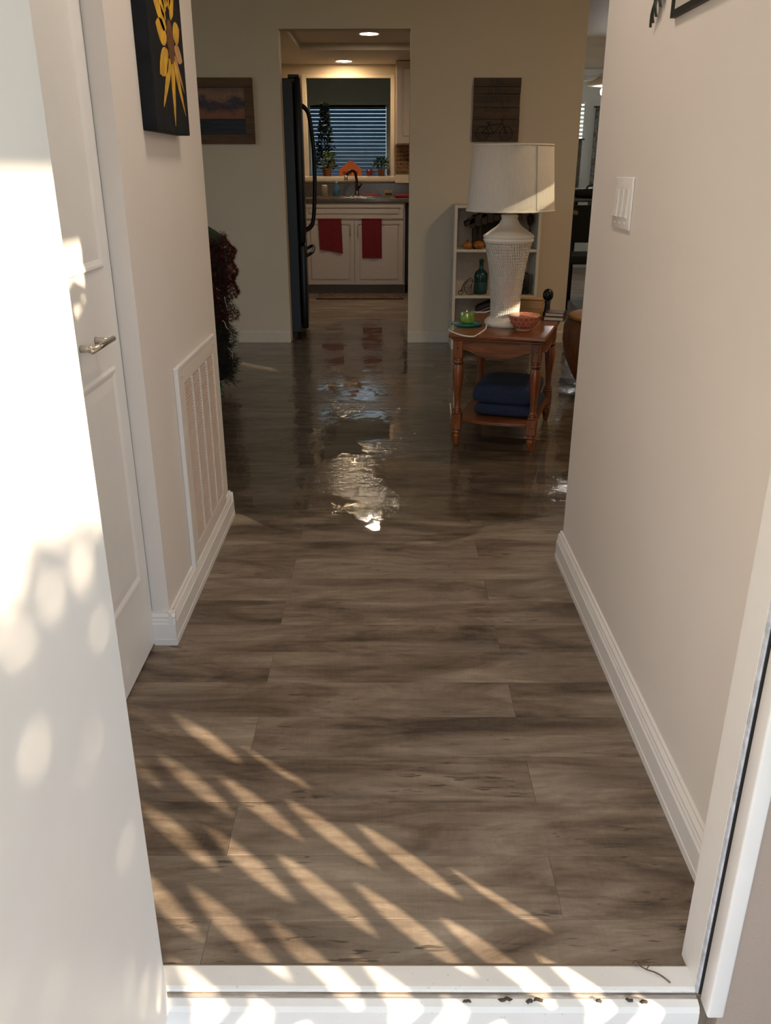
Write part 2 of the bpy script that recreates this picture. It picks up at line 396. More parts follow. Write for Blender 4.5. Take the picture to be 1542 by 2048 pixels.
# ---- windows of the house
M_glass = NT('window_glass')
_t = M_glass.n('BsdfTransparent', Color=(.93, .97, .96, 1)); _g = M_glass.n('BsdfGlossy', Roughness=.02); _f = M_glass.n('Value'); _f.outputs[0].default_value = .07
_m = M_glass.n('MixShader'); M_glass.set(_m.inputs[0], _f.outputs[0]); M_glass.set(_m.inputs[1], _t.outputs[0]); M_glass.set(_m.inputs[2], _g.outputs[0]); M_glass.t.links.new(_m.outputs[0], M_glass.out.inputs[0]); M_glass = M_glass.m
def window_x(n, x, y0, y1, z0, z1, label):
    w = bpy.data.objects.new('window_%d' % n, None); C.objects.link(w); w.location = (x, (y0+y1)/2, z0); struct(w, label, 'window')
    f = MB(); t = .04
    for a, c in (((x-.03, y0, z0), (x+.03, y0+t, z1)), ((x-.03, y1-t, z0), (x+.03, y1, z1)), ((x-.03, y0, z0), (x+.03, y1, z0+t)), ((x-.03, y0, z1-t), (x+.03, y1, z1)), ((x-.015, y0, (z0+z1)/2-.02), (x+.015, y1, (z0+z1)/2+.02))): f.box(a, c)
    f.build('window_frame', M_white, w); MB().box((x-.003, y0+t, z0+t), (x+.003, y1-t, z1-t)).build('pane', M_glass, w); return w
window_x(1, -4.05, 3.4, 4.7, .7, 2.1, 'unseen side window added to let sky light in on the left')  # unseen window, added and sized to brighten the far wall
w3 = window_x(2, 3.06, 1.7, 4.0, .9, 2.295, 'outer living room window behind closed blinds')
# unseen closed blind, openings placed to throw sun slivers on lamp and floor
M_slat = NT('cream_blind_slat'); _co = M_slat.n('TexCoord').outputs['Object']
_c = M_slat.ramp(M_slat.noise(_co, 9, 3), [(.3, (.66, .62, .54, 1)), (.7, (.72, .68, .60, 1))]); _d = M_slat.n('BsdfDiffuse', Color=_c); _tr = M_slat.n('BsdfTranslucent', Color=(.72, .62, .46, 1)); _mx = M_slat.n('MixShader', Fac=.45)
M_slat.set(_mx.inputs[1], _d.outputs[0]); M_slat.set(_mx.inputs[2], _tr.outputs[0]); M_slat.t.links.new(_mx.outputs[0], M_slat.out.inputs[0]); M_slat = M_slat.m
# (z0, z1, y0, y1) openings cut to aim sun at lamp and floor
SLAT_GAPS = [(1.672, 1.725, 2.06, 2.24), (2.145, 2.235, 1.93, 2.30), (1.69, 1.84, 2.54, 2.625)]
def slat_piece(y0, y1, z0, z1): MB().box((3.008, y0, z0), (3.011, y1, z1)).build('slat', M_slat, w3)
for i in range(29):
    za, zb = .9 + i*.048 - .001, .9 + (i+1)*.048 + .001; segs = [(1.705, 3.995)]
    for g0, g1, ya, yb in SLAT_GAPS:
        a, b = max(za, g0), min(zb, g1)
        if b - a < .004: continue
        segs = [s for p, q in segs for s in (((p, ya), (yb, q)) if p < ya and yb < q else ((p, q),))]
        if a - za > .004: slat_piece(ya, yb, za, a)
        if zb - b > .004: slat_piece(ya, yb, b, zb)
    for p, q in segs: slat_piece(p, q, za, zb)
for za, zb in ((2.151, 2.170), (2.176, 2.195), (2.201, 2.220), (2.226, 2.236)): slat_piece(1.929, 2.301, za, zb)  # strips narrow the upper opening to dim the sun on the lampshade

# ================================================================== WATER on the floor
def water_mat():
    s = NT('standing_water'); pos = s.n('NewGeometry').outputs['Position']
    a = s.noise(s.vec(pos, (1, 1, 1)), 9, 2, .5, .5); b = s.noise(pos, 34, 3, .6, .8)
    mask = s.ramp(s.noise(s.vec(pos, (2.6, 2.0, 1)), 1.0, 3, .6), [(.45, (0, 0, 0, 1)), (.60, (1, 1, 1, 1))])
    c = s.noise(s.vec(pos, (1, 1.3, 1)), 75, 2, .5, .6)
    h = s.math('MULTIPLY_ADD', s.math('MULTIPLY', s.math('ADD', b, s.math('MULTIPLY', c, .35)), mask), .42, s.math('MULTIPLY', a, .10))
    nrm = s.bump(h, 1.0, .0055)
    dt = s.n('VectorMath', dict(operation='DOT_PRODUCT')); s.set(dt.inputs[0], s.n('NewGeometry').outputs['Incoming']); s.set(dt.inputs[1], nrm)
    cs = s.math('MINIMUM', s.math('ABSOLUTE', dt.outputs['Value']), 1.0)
    fr = s.math('MULTIPLY_ADD', s.math('POWER', s.math('SUBTRACT', 1.0, cs), 5.0), .98, .02)
    gl = s.n('BsdfGlossy', Roughness=.03, Color=(1, 1, 1, 1)); s.set(gl.inputs['Normal'], nrm)
    # the film breaks up into patches towards the dry hall
    sep = s.n('SeparateXYZ'); s.set(sep.inputs[0], pos)
    g = s.math('DIVIDE', s.math('SUBTRACT', sep.outputs[1], 2.70), .75)
    wet = s.ramp(s.math('ADD', g, s.math('MULTIPLY', s.math('SUBTRACT', s.noise(s.vec(pos, (3, 9, 1)), 1.0, 4, .6), .5), 2.2)), [(.1, (0, 0, 0, 1)), (.5, (1, 1, 1, 1))])
    # water soaked wood reads darker than dry wood
    tr_ = s.n('BsdfTransparent'); s.set(tr_.inputs[0], s.mix(wet, (1, 1, 1, 1), (.71, .70, .68, 1)))
    mx = s.n('MixShader'); s.set(mx.inputs[0], s.math('MULTIPLY', fr, wet)); s.set(mx.inputs[1], tr_.outputs[0]); s.set(mx.inputs[2], gl.outputs[0])
    s.t.links.new(mx.outputs[0], s.out.inputs[0]); return s.m
rows = [(2.665, -.13, .00), (2.70, -.20, .06), (2.745, -.27, .17), (2.80, -.24, .25), (2.85, -.36, .33), (2.91, -.46, .37), (2.97, -.50, .52), (3.03, -.57, .66), (3.05, -.60, .9), (3.10, -.98, 1.2), (3.3, -1.5, 1.7), (3.9, -2.2, 2.2), (4.6, -2.6, 2.3), (5.4, -2.8, 2.4), (6.2, -2.8, 2.4), (6.57, -2.8, 2.4), (6.575, -.74, .14), (7.0, -.74, .14), (7.3, -.55, .14), (7.55, -.40, .10), (7.7, -.30, -.05)]
wv = []; wf = []; NC = 8
for y, a, b in rows:
    for i in range(NC+1): wv.append((a + (b-a)*i/NC, y + (random.uniform(-.012, .012) if y < 3 else 0), .0018))
for j in range(len(rows)-1):
    for i in range(NC): k = j*(NC+1)+i; wf.append((k, k+1, k+NC+2, k+NC+1))
tag(MB().add(wv, wf, True).build('water_sheet', water_mat()), 'thin sheet of clear standing water flooding the plank floor', 'water', kind='stuff')

# ================================================================== HALLWAY WALL PIECES
# return air grille on the left wall
gx = -.613
M_grl = plain('grille_enamel', (.77, .70, .645), .45, var=.02)
gr = thing('air_return_grille', 'white louvred air return grille low on the left wall', 'grille', (gx, 2.63, .1))
f = MB(); Y0, Y1, Z0, Z1 = 2.385, 2.925, .098, .710; a0, a1, b0, b1 = 2.448, 2.885, .147, .664
for p, q in (((gx, Y0, Z0), (gx+.010, a0, Z1)), ((gx, a1, Z0), (gx+.010, Y1, Z1)), ((gx, a0, Z0), (gx+.010, a1, b0)), ((gx, a0, b1), (gx+.010, a1, Z1))): f.box(p, q)
f.build('frame', M_grl, gr, bevel=.002)
MB().bbox((gx, Y0-.024, Z0-.012), (gx+.014, Y0-.001, Z1+.016), .003).build('edge_strip', M_white, gr)
MB().bbox((gx, Y0, Z1+.001), (gx+.012, Y1, Z1+.016), .003).build('edge_strip', M_white, gr)
MB().box((gx+.0003, a0, b0), (gx+.001, a1, b1)).build('backing', plain('brown_backing', (.42, .30, .235), .8), gr)  # brown sheet behind the louvres
M_louv = plain('grille_louvre', (.60, .49, .42), .5, var=.05)
lv = MB(); z = b0 + .004
while z < b1 - .004:
    lv.add([(gx+.0015, a0, z+.006), (gx+.0015, a1, z+.006), (gx+.0085, a1, z), (gx+.0085, a0, z), (gx+.0015, a0, z+.0068), (gx+.0015, a1, z+.0068), (gx+.0085, a1, z+.0008), (gx+.0085, a0, z+.0008)], [(0, 1, 2, 3), (7, 6, 5, 4), (3, 2, 6, 7), (0, 4, 5, 1)]); z += .0098
o = lv.build('louvres', M_louv, gr); o['kind'] = 'stuff'
for i in range(1, 4):
    y = a0 + (a1-a0)*i/4; MB().box((gx+.001, y-.0018, b0), (gx+.0098, y+.0018, b1)).build('divider', M_white, gr)
for y, z in ((2.42, .69), (2.90, .69), (2.42, .118), (2.90, .118)): MB().tube([(gx+.0095, y, z), (gx+.0115, y, z)], .004, 8).build('screw', M_chrome, gr)

# light switch on the right wall
sw = thing('light_switch', 'white triple rocker light switch plate on the right wall', 'light switch', (.6, 2.27, 1.11))
MB().bbox((.594, 2.183, 1.110), (.6, 2.352, 1.234), .0028, 2).build('plate', M_white, sw)
for k in range(3):
    y = 2.2265 + k*.046
    MB().box((.5932, y-.0185, 1.137), (.5945, y+.0185, 1.207)).build('rocker_frame', M_white, sw)
    rk = MB(); rk.add([(.5935, y-.0155, 1.139), (.5935, y+.0155, 1.139), (.5895, y+.0155, 1.140), (.5895, y-.0155, 1.140), (.5918, y+.0155, 1.173), (.5918, y-.0155, 1.173), (.5925, y+.0155, 1.204), (.5925, y-.0155, 1.204), (.5938, y+.0155, 1.205), (.5938, y-.0155, 1.205)],
        [(0, 1, 2, 3), (3, 2, 4, 5), (5, 4, 6, 7), (7, 6, 8, 9), (1, 8, 6, 4, 2), (0, 3, 5, 7, 9), (0, 9, 8, 1)])
    rk.build('rocker', M_white, sw)
    for z in (1.124, 1.220): MB().tube([(.5942, y, z), (.5932, y, z)], .003, 8).build('screw', M_white, sw)

# sunflower painting on the left wall
M_canvas = plain('painted_black_canvas', (.010, .011, .014), .7, var=.5, scale=14, bump=.2, spec=.15)
sf = thing('sunflower_painting', 'black canvas painting of a yellow sunflower on the left wall', 'painting', (-.613, 2.49, 1.342))
MB().bbox((-.613, 2.305, 1.342), (-.575, 2.670, 1.90), .002).build('canvas', M_canvas, sf)
M_pet = plain('sunflower_yellow_paint', (.60, .33, .025), .5, var=.35, scale=24)
M_pet2 = plain('sunflower_peach_paint', (.48, .26, .10), .5, var=.2, scale=24)
def petal(yb, zb, yt, zt, w, mat=None, blunt=.5):
    n = 7; L = []; Rr = []
    dx, dz = yt-yb, zt-zb; l = math.hypot(dx, dz); ux, uz = dx/l, dz/l
    for i in range(n):
        t = i/(n-1); ww = w*(math.sin(PI*min(1, t**blunt*.96+.04)))**.8
        px, pz = yb+dx*t, zb+dz*t; L.append((px-uz*ww, pz+ux*ww)); Rr.append((px+uz*ww, pz-ux*ww))
    MB().prism(L + Rr[::-1], -.5755, -.5738, 'yz').build('petal', mat or M_pet, sf)
cy, cz = 2.515, 1.563
for yt, zt, w in ((2.352, 1.655, .024), (2.365, 1.73, .020), (2.40, 1.80, .024), (2.455, 1.84, .025), (2.515, 1.86, .025), (2.57, 1.84, .025), (2.62, 1.76, .022)): petal(cy+(yt-cy)*.22, cz+(zt-cz)*.28, yt, zt, w)
petal(2.475, 1.565, 2.375, 1.588, .030, None, .9); petal(2.478, 1.535, 2.375, 1.475, .030, None, .9)
petal(2.555, 1.580, 2.632, 1.607, .027, None, .9); petal(2.56, 1.553, 2.64, 1.530, .022, M_pet2, .9)
petal(2.50, 1.522, 2.385, 1.400, .017); petal(2.52, 1.52, 2.498, 1.360, .019); petal(2.535, 1.525, 2.632, 1.392, .016); petal(2.55, 1.535, 2.637, 1.45, .010, M_pet2)
MB().prism(disc_pts(cy, cz, .036, .052, 20), -.5748, -.5728, 'yz').build('flower_centre', plain('sunflower_brown_paint', (.12, .042, .010), .6, var=.4, scale=60), sf)

# framed print and leafy metal ornament, upper right wall
pr = thing('framed_print', 'black framed print at the top of the right wall', 'picture', (.6, 1.80, 1.543))
f = MB()
for p, q in (((.589, 1.55, 1.543), (.6, 2.012, 1.556)), ((.589, 1.55, 1.90), (.6, 2.012, 1.913)), ((.589, 1.999, 1.556), (.6, 2.012, 1.90)), ((.589, 1.55, 1.556), (.6, 1.563, 1.90))): f.box(p, q)
f.build('frame', M_blackmat, pr)
MB().box((.593, 1.563, 1.556), (.599, 1.999, 1.90)).build('mat_board', plain('print_paper', (.52, .49, .42), .6, var=.06), pr)
for k in range(9):
    y = 1.955 - k*.035
    MB().tube([(.5925, y-.012+.004*math.sin(t*1.7), 1.585 + t*.006 + k*.001) if t % 2 else (.5925, y+.002, 1.585+t*.006) for t in range(6)], .0008, 4).build('ink_stroke', M_blackmat, pr)
orn = thing('leaf_wall_ornament', 'grey green metal ornament of hanging leaves on the right wall', 'ornament', (.6, 2.12, 1.547))
M_orn = plain('patina_metal', (.060, .068, .055), .42, .5, var=.6, scale=40)
def blade(p0, p1, w, out):
    p0, p1 = Vector(p0), Vector(p1); n = 6; vs = []; fs = []
    d = (p1-p0); side = Vector((0, -d.z, d.y)).normalized()
    for i in range(n):
        t = i/(n-1); ww = w*math.sin(PI*(t*.92+.06)); c = p0 + d*t - Vector((out*math.sin(PI*t), 0, 0))
        vs += [c - side*ww, c + Vector((-.004, 0, 0)), c + side*ww, c + Vector((.002, 0, 0))]
    for i in range(n-1):
        for k in range(4): fs.append((i*4+k, i*4+(k+1) % 4, (i+1)*4+(k+1) % 4, (i+1)*4+k))
    MB().add(vs, fs, True).build('leaf', M_orn, orn)
for a in (((.592, 2.128, 1.605), (.592, 2.160, 1.547), .006, .004), ((.592, 2.120, 1.605), (.592, 2.142, 1.553), .006, .006), ((.592, 2.110, 1.612), (.592, 2.122, 1.562), .007, .006), ((.592, 2.135, 1.70), (.592, 2.135, 1.585), .016, .010), ((.592, 2.112, 1.70), (.592, 2.098, 1.578), .014, .012), ((.592, 2.09, 1.69), (.592, 2.08, 1.60), .013, .010)): blade(*a)
MB().tube([(.595, 2.11, 1.60), (.593, 2.115, 1.75)], .004, 6).build('stem', M_orn, orn)

# ================================================================== FAR WALL PIECES
def seascape_mat():
    s = NT('seascape_painting'); pos = s.n('NewGeometry').outputs['Position']
    sep = s.n('SeparateXYZ'); s.set(sep.inputs[0], pos)
    n1 = s.noise(s.vec(pos, (7, 1, 11)), 1.0, 5, .65, .9)
    z = s.math('MULTIPLY_ADD', s.math('SUBTRACT', n1, .5), .22, sep.outputs[2])
    t = s.math('DIVIDE', s.math('SUBTRACT', z, 1.49), .30)
    sky = s.ramp(t, [(.30, (.23, .10, .06, 1)), (.42, (.28, .10, .055, 1)), (.55, (.045, .035, .05, 1)), (.70, (.06, .04, .055, 1)), (.82, (.30, .16, .085, 1)), (1.0, (.17, .10, .085, 1))])
    sea = s.ramp(s.noise(s.vec(pos, (6, 1, 60)), 1.0, 4), [(.35, (.006, .009, .014, 1)), (.7, (.03, .04, .05, 1))])
    hz = s.math('GREATER_THAN', sep.outputs[2], 1.588)
    s.bsdf(s.mix(hz, sea, sky), .35); return s.m
sc = thing('seascape_picture', 'sunset seascape in a brown wooden frame on the far wall', 'picture', (-1.27, 6.585, 1.424))
f = MB(); XA, XB, ZA, ZB = -1.60, -.950, 1.424, 1.848; t = .062
for p, q in (((XA, 6.560, ZA), (XB, 6.59, ZA+t)), ((XA, 6.560, ZB-t), (XB, 6.59, ZB)), ((XA, 6.560, ZA+t), (XA+t, 6.59, ZB-t)), ((XB-t, 6.560, ZA+t), (XB, 6.59, ZB-t))): f.box(p, q)
f.build('frame', M_frame_wood, sc, bevel=.004)
MB().box((XA+t, 6.574, ZA+t), (XB-t, 6.588, ZB-t)).build('painting', seascape_mat(), sc)

bs = thing('bicycle_sign', 'rustic wooden sign lettered about life and riding a bicycle', 'sign', (.77, 6.585, 1.437))
zz = [1.437, 1.497, 1.583, 1.660, 1.745, 1.790, 1.848]
for i in range(6): MB().bbox((.603+random.uniform(-.002, .002), 6.567, zz[i]+.001), (.934+random.uniform(-.002, .002), 6.59, zz[i+1]-.001), .0015).build('board', M_board, bs)
M_ink = plain('dark_paint_lettering', (.010, .009, .009), .6)
for txt, z, sz in (('Life', 1.798, .062), ('is like', 1.747, .060), ('riding a', 1.690, .062), ('bicycle', 1.630, .062)):
    text_mesh('lettering', txt, sz, M_ink, bs, Vector((.768, 6.5664, z)) - Vector(bs.location), (R(90), 0, 0))
def wheel(cx, cz, r):
    pts = [(cx + r*math.cos(2*PI*i/20), 6.5655, cz + r*math.sin(2*PI*i/20)) for i in range(21)]
    MB().tube(pts, .0028, 5, False).build('painted_wheel', M_ink, bs)
    for k in range(4):
        a = PI*k/4; MB().tube([(cx-r*math.cos(a), 6.5658, cz-r*math.sin(a)), (cx+r*math.cos(a), 6.5658, cz+r*math.sin(a))], .0009, 4).build('painted_spoke', M_ink, bs)
wheel(.675, 1.492, .046); wheel(.845, 1.490, .046)
fr_ = [((.675, 1.492), (.715, 1.545)), ((.715, 1.545), (.815, 1.555)), ((.675, 1.492), (.755, 1.490)), ((.755, 1.490), (.715, 1.560)), ((.755, 1.490), (.815, 1.555)), ((.845, 1.490), (.808, 1.590)), ((.808, 1.590), (.835, 1.600)), ((.700, 1.563), (.735, 1.563))]
for (a, b), (c, d) in fr_: MB().tube([(a, 6.5655, b), (c, 6.5655, d)], .0026, 5).build('painted_frame', M_ink, bs)

# ================================================================== END TABLE
ang = R(-17); ux, uy = math.cos(ang), math.sin(ang); FR = Vector((.712, 3.775, 0)); TW, TD, TH = .45, .66, .55
base = FR - Vector((ux, uy, 0))*TW/2 + Vector((-uy, ux, 0))*TD/2
tb = thing('end_table', 'red brown oak end table with turned legs and lower shelf', 'table', base, ang)
def T(m, name, mat, bevel=0): return m.build(name, mat, tb, world=False, bevel=bevel)
hw, hd = TW/2, TD/2
top = MB().bbox((-hw, -hd, TH-.022), (hw, hd, TH), .007, 3); top.bbox((-hw+.012, -hd+.012, TH-.032), (hw-.012, hd-.012, TH-.0215), .003)
T(top, 'tabletop', M_oak_x)
def apron(L, u, along_x, sgn):
    pts = [(-L/2, TH-.032)]; n = 24; low = []
    for i in range(n+1):
        t = i/n; x = -L/2 + L*t
        low.append((x, TH-.078 - .034*math.sin(PI*t)**2 + .005*math.cos(4*PI*t)))
    poly = [(L/2, TH-.032)] + [(x, z) for x, z in reversed(low)] + [(-L/2, TH-.032)]
    m = MB()
    if along_x: m.prism(poly, u, u+.016*sgn, 'xz')
    else: m.prism(poly, u, u+.016*sgn, 'yz')
    ap = T(m, 'apron', M_oak_x)
    e = MB(); e.tube([((x, u, z) if along_x else (u, x, z)) for x, z in low], .0035, 6); e.build('bead', M_oak_x, ap, world=False)
LX, LY = hw-.043, hd-.043
apron(2*LX-.04, -LY-.020, True, 1); apron(2*LX-.04, LY+.020, True, -1); apron(2*LY-.04, -LX-.020, False, 1); apron(2*LY-.04, LX+.020, False, -1)
M_groove = plain('dark_groove_wood', (.018, .007, .003), .4)  # very dark brown for the rings set in the leg grooves
legprof_mid = [(.020, .16), (.025, .164), (.025, .169), (.019, .174), (.023, .180), (.018, .186), (.0155, .20), (.0165, .24), (.021, .29), (.0255, .335), (.0265, .365), (.023, .39), (.019, .402), (.018, .405), (.025, .410), (.025, .416), (.019, .421), (.024, .427), (.020, .433)]
foot = [(.008, 0), (.012, .004), (.015, .02), (.021, .048), (.023, .058), (.018, .064), (.024, .069), (.024, .075), (.019, .080), (.022, .086)]
for sx in (-1, 1):
    for sy in (-1, 1):
        c = (sx*LX, sy*LY); m = MB(); m.lathe(foot, c, 16); m.lathe(legprof_mid, c, 16)
        m.bbox((c[0]-.0235, c[1]-.0235, .085), (c[0]+.0235, c[1]+.0235, .161), .003); m.bbox((c[0]-.0235, c[1]-.0235, .432), (c[0]+.0235, c[1]+.0235, TH-.032), .003)
        lg = T(m, 'leg', M_oak)
        for z, r_ in ((.0665, .0200), (.079, .0205), (.1725, .0210), (.184, .0195), (.403, .0200), (.4195, .0205)):
            MB().lathe([(r_-.002, -.0028), (r_+.0004, -.0018), (r_+.0004, .0018), (r_-.002, .0028)], c, 16, z0=z).build('groove_ring', M_groove, lg, world=False)
        if sy < 0:
            for z in (.122, .48): MB().tube([(c[0], c[1]-.0233, z), (c[0], c[1]-.0245, z)], .003, 8).build('peg', M_blackmat, lg, world=False)
sh = []
for i in range(13):
    t = i/12; sh.append((-LX+.02 + (2*LX-.04)*t, -LY+.012 - .022*math.sin(PI*t)))
sh += [(LX+.01, -LY+.03), (LX+.01, LY-.03), (LX-.02, LY-.01), (-LX+.02, LY-.01), (-LX-.01, LY-.03), (-LX-.01, -LY+.03)]
T(MB().prism(sh, .116, .132, 'xy'), 'shelf', M_oak_x, .003)
def on_table(lx, ly, z=TH): return base + Vector((ux*lx - uy*ly, uy*lx + ux*ly, z))
def to_local(x, y):
    d = Vector((x, y, 0)) - base; return d.x*ux + d.y*uy, -d.x*uy + d.y*ux

# folded blue blanket on the lower shelf
M_blue = plain('navy_fleece', (.014, .022, .052), .95, var=.25, scale=70, bump=.4)
bk = thing('folded_blanket', 'dark blue folded blanket on the end table shelf', 'blanket', on_table(.035, -.02, .132), ang)
def soft(w, d, h, z, seed, cx=0, cy=0):
    rnd = random.Random(seed); bm = bmesh.new(); bmesh.ops.create_cube(bm, size=1)
    bmesh.ops.subdivide_edges(bm, edges=bm.edges[:], cuts=6, use_grid_fill=True)
    vs = []
    for v in bm.verts:
        x, y, zz_ = v.co*2
        k = (abs(x)**4 + abs(y)**4)**.25; e = 1 - .35*max(0, k-.6)**2/.16*.5
        r_ = .03*math.sin(5*x+seed) + .03*math.cos(6*y+seed*2)
        vs.append((cx + x*w/2*(1-.06*abs(zz_)**3), cy + y*d/2*(1-.06*abs(zz_)**3), z + h/2 + zz_*h/2*e*(1+r_)))
    fs = [[v.index for v in f.verts] for f in bm.faces]; bm.verts.index_update(); m = MB().add(vs, fs, True); bm.free(); return m
soft(.30, .36, .062, 0, 1).build('lower_fold', M_blue, bk, world=False); soft(.30, .35, .105, .052, 2, -.012, .004).build('upper_fold', M_blue, bk, world=False)

# ---- lamp
LXc, LYc = .568, 4.13
lamp = thing('table_lamp', 'white woven texture ceramic table lamp with drum shade', 'lamp', (LXc, LYc, TH))
def lamp_body_mat():
    s = NT('white_basketweave_ceramic'); co = s.n('TexCoord').outputs['Object']
    sep = s.n('SeparateXYZ'); s.set(sep.inputs[0], co)
    a = s.math('ARCTAN2', sep.outputs[1], sep.outputs[0])
    u = s.math('MULTIPLY', a, 18.0); zc_ = s.math('MULTIPLY', sep.outputs[2], 240.0)
    # diagonal twill weave: short vertical ribs shifted row by row
    w1 = s.math('SINE', s.math('ADD', s.math('MULTIPLY', u, 3.0), s.math('MULTIPLY', s.math('FLOOR', s.math('DIVIDE', zc_, PI)), 1.3)))
    w2 = s.math('ABSOLUTE', s.math('SINE', zc_))
    h = s.math('MULTIPLY', s.math('MULTIPLY_ADD', w1, .5, .5), s.math('POWER', w2, .5))
    band = s.math('MULTIPLY', s.math('LESS_THAN', sep.outputs[2], .385), s.math('GREATER_THAN', sep.outputs[2], .045))
    s.bsdf((.78, .70, .61, 1), .32, 0, s.bump(s.math('MULTIPLY', h, band), 1.0, .006)); return s.m
MB().lathe([(.094, 0), (.098, .012), (.096, .024), (.082, .036), (.072, .042), (.070, .05), (.071, .09), (.073, .13), (.078, .19), (.086, .26), (.097, .325), (.108, .375), (.114, .388), (.118, .394), (.118, .400), (.114, .404), (.119, .409), (.119, .416), (.112, .421), (.085, .440), (.062, .455), (.047, .470), (.039, .485), (.037, .493), (.040, .498), (.040, .505), (.034, .509)], (LXc, LYc), 48, z0=TH).build('body', lamp_body_mat(), lamp)
MB().lathe([(.012, .505), (.012, .56), (.016, .562), (.016, .60)], (LXc, LYc), 16, z0=TH).build('neck', M_chrome, lamp)
def shade_mat():
    s = NT('linen_shade'); co = s.n('TexCoord').outputs['Object']
    f = s.noise(s.vec(co, (120, 120, 25)), 1.0, 3); col = s.ramp(f, [(.3, (.74, .68, .60, 1)), (.7, (.82, .76, .68, 1))])
    d = s.n('BsdfDiffuse', Color=col); t = s.n('BsdfTranslucent', Color=(.75, .62, .45, 1)); m = s.n('MixShader', Fac=.25)
    s.set(m.inputs[1], d.outputs[0]); s.set(m.inputs[2], t.outputs[0]); s.t.links.new(m.outputs[0], s.out.inputs[0]); return s.m
n = 64; shp = [(.203, .523), (.181, .805), (.178, .805), (.200, .523), (.203, .523)]
shd = MB().lathe(shp, (LXc, LYc), n, caps=False, z0=TH).build('shade', shade_mat(), lamp)
M_hem = plain('shade_trim', (.70, .63, .54), .8)
for r_, z in ((.2042, .523), (.1822, .799)): MB().lathe([(r_-.001, z), (r_+.0004, z), (r_+.0004, z+.008), (r_-.001, z+.008)], (LXc, LYc), n, caps=False, z0=TH).build('hem', M_hem, shd)
ar = R(-63); c_, s_ = math.cos(ar), math.sin(ar)
MB().tube([(LXc+.2035*c_, LYc+.2035*s_, TH+.525), (LXc+.1817*c_, LYc+.1817*s_, TH+.804)], .0012, 6).build('seam', plain('shade_seam', (.42, .36, .29), .8), shd)
for k in range(3):
    a = 2*PI*k/3; MB().tube([(LXc+.015*math.cos(a), LYc+.015*math.sin(a), TH+.77), (LXc+.181*math.cos(a), LYc+.181*math.sin(a), TH+.79)], .002, 6).build('spider_arm', M_chrome, lamp)
MB().lathe([(.01, .60), (.028, .64), (.030, .67), (.018, .70), (.004, .71)], (LXc, LYc), 16, z0=TH).build('bulb', plain('frosted_bulb', (.8, .8, .78), .4), lamp)
cord = [(LXc-.088, LYc-.045, TH+.016), (.462, 3.99, TH+.006), (.432, 3.905, TH+.004), (.395, 3.862, TH-.006), (.345, 3.873, TH-.004), (.302, 3.915, TH+.004), (.288, 3.965, TH+.005), (.300, 4.02, TH+.005), (.320, 4.10, TH+.005), (.336, 4.17, TH+.005), (.340, 4.205, TH-.02), (.338, 4.19, .40), (.334, 4.12, .25), (.330, 4.06, .12), (.33, 4.10, .02), (.34, 4.25, .006), (.36, 4.7, .006)]
def smooth(pts, k=6):
    P = [Vector(p) for p in pts]; P = [P[0]] + P + [P[-1]]; out = []
    for i in range(1, len(P)-2):
        for j in range(k):
            t = j/k; a, b, c, d = P[i-1], P[i], P[i+1], P[i+2]
            out.append(.5*((2*b) + (c-a)*t + (2*a-5*b+4*c-d)*t*t + (3*b-a-3*c+d)*t**3))
    out.append(P[-2]); return out
M_cord = plain('white_cord', (.74, .67, .56), .45)
MB().tube(smooth(cord), .0036, 7).build('cord', M_cord, lamp)
MB().tube(smooth([(LXc-.07, LYc+.02, TH+.065), (.47, 4.14, TH+.060), (.44, 4.17, TH+.055), (.41, 4.20, TH+.05), (.40, 4.24, TH+.004)]), .0036, 7).build('cord', M_cord, lamp)

# ---- bowl with hexagon pattern
def bowl_mat():
    s = NT('coral_hexagon_glaze'); co = s.n('TexCoord').outputs['Object']
    sep = s.n('SeparateXYZ'); s.set(sep.inputs[0], co)
    a = s.math('ARCTAN2', sep.outputs[1], sep.outputs[0])
    cb = s.n('CombineXYZ'); s.set(cb.inputs[0], s.math('MULTIPLY', a, .064)); s.set(cb.inputs[1], sep.outputs[2])
    # honeycomb distance
    def hexd(ox, oy):
        S = .0225; x = s.math('SUBTRACT', s.math('MODULO', s.math('ADD', s.math('ADD', cb.inputs[0].links[0].from_socket, 20*S), ox*S), S), S/2)
        y = s.math('SUBTRACT', s.math('MODULO', s.math('ADD', s.math('ADD', sep.outputs[2], 10*S*1.732), oy*S*1.732), S*1.732), S*1.732/2)
        return s.math('MAXIMUM', s.math('ABSOLUTE', x), s.math('ADD', s.math('MULTIPLY', s.math('ABSOLUTE', x), .5), s.math('MULTIPLY', s.math('ABSOLUTE', y), .866)))
    d = s.math('MINIMUM', hexd(0, 0), hexd(.5, .5))
    line = s.math('GREATER_THAN', d, .0099)
    rgh = s.ramp(s.noise(co, 40, 3), [(.35, (.36, .075, .042, 1)), (.7, (.52, .16, .095, 1))])
    low = s.math('LESS_THAN', sep.outputs[2], .009)
    col = s.mix(s.math('MAXIMUM', s.math('MULTIPLY', line, .55), low), rgh, (.72, .42, .31, 1))
    s.bsdf(col, .22); return s.m
bw = thing('bowl', 'small coral bowl with hexagon pattern beside the lamp', 'bowl', (.640, 3.985, TH))
MB().lathe([(.030, 0), (.034, .004), (.033, .009), (.044, .016), (.059, .032), (.069, .052), (.074, .070), (.0745, .073)], (.640, 3.985), 40, z0=TH).build('outside', bowl_mat(), bw)
MB().lathe([(.0745, .073), (.0725, .0735), (.066, .052), (.055, .032), (.038, .017), (.0, .013)], (.640, 3.985), 40, caps=False, z0=TH).build('inside', plain('cream_glaze', (.55, .50, .36), .25, var=.3, scale=50), bw)

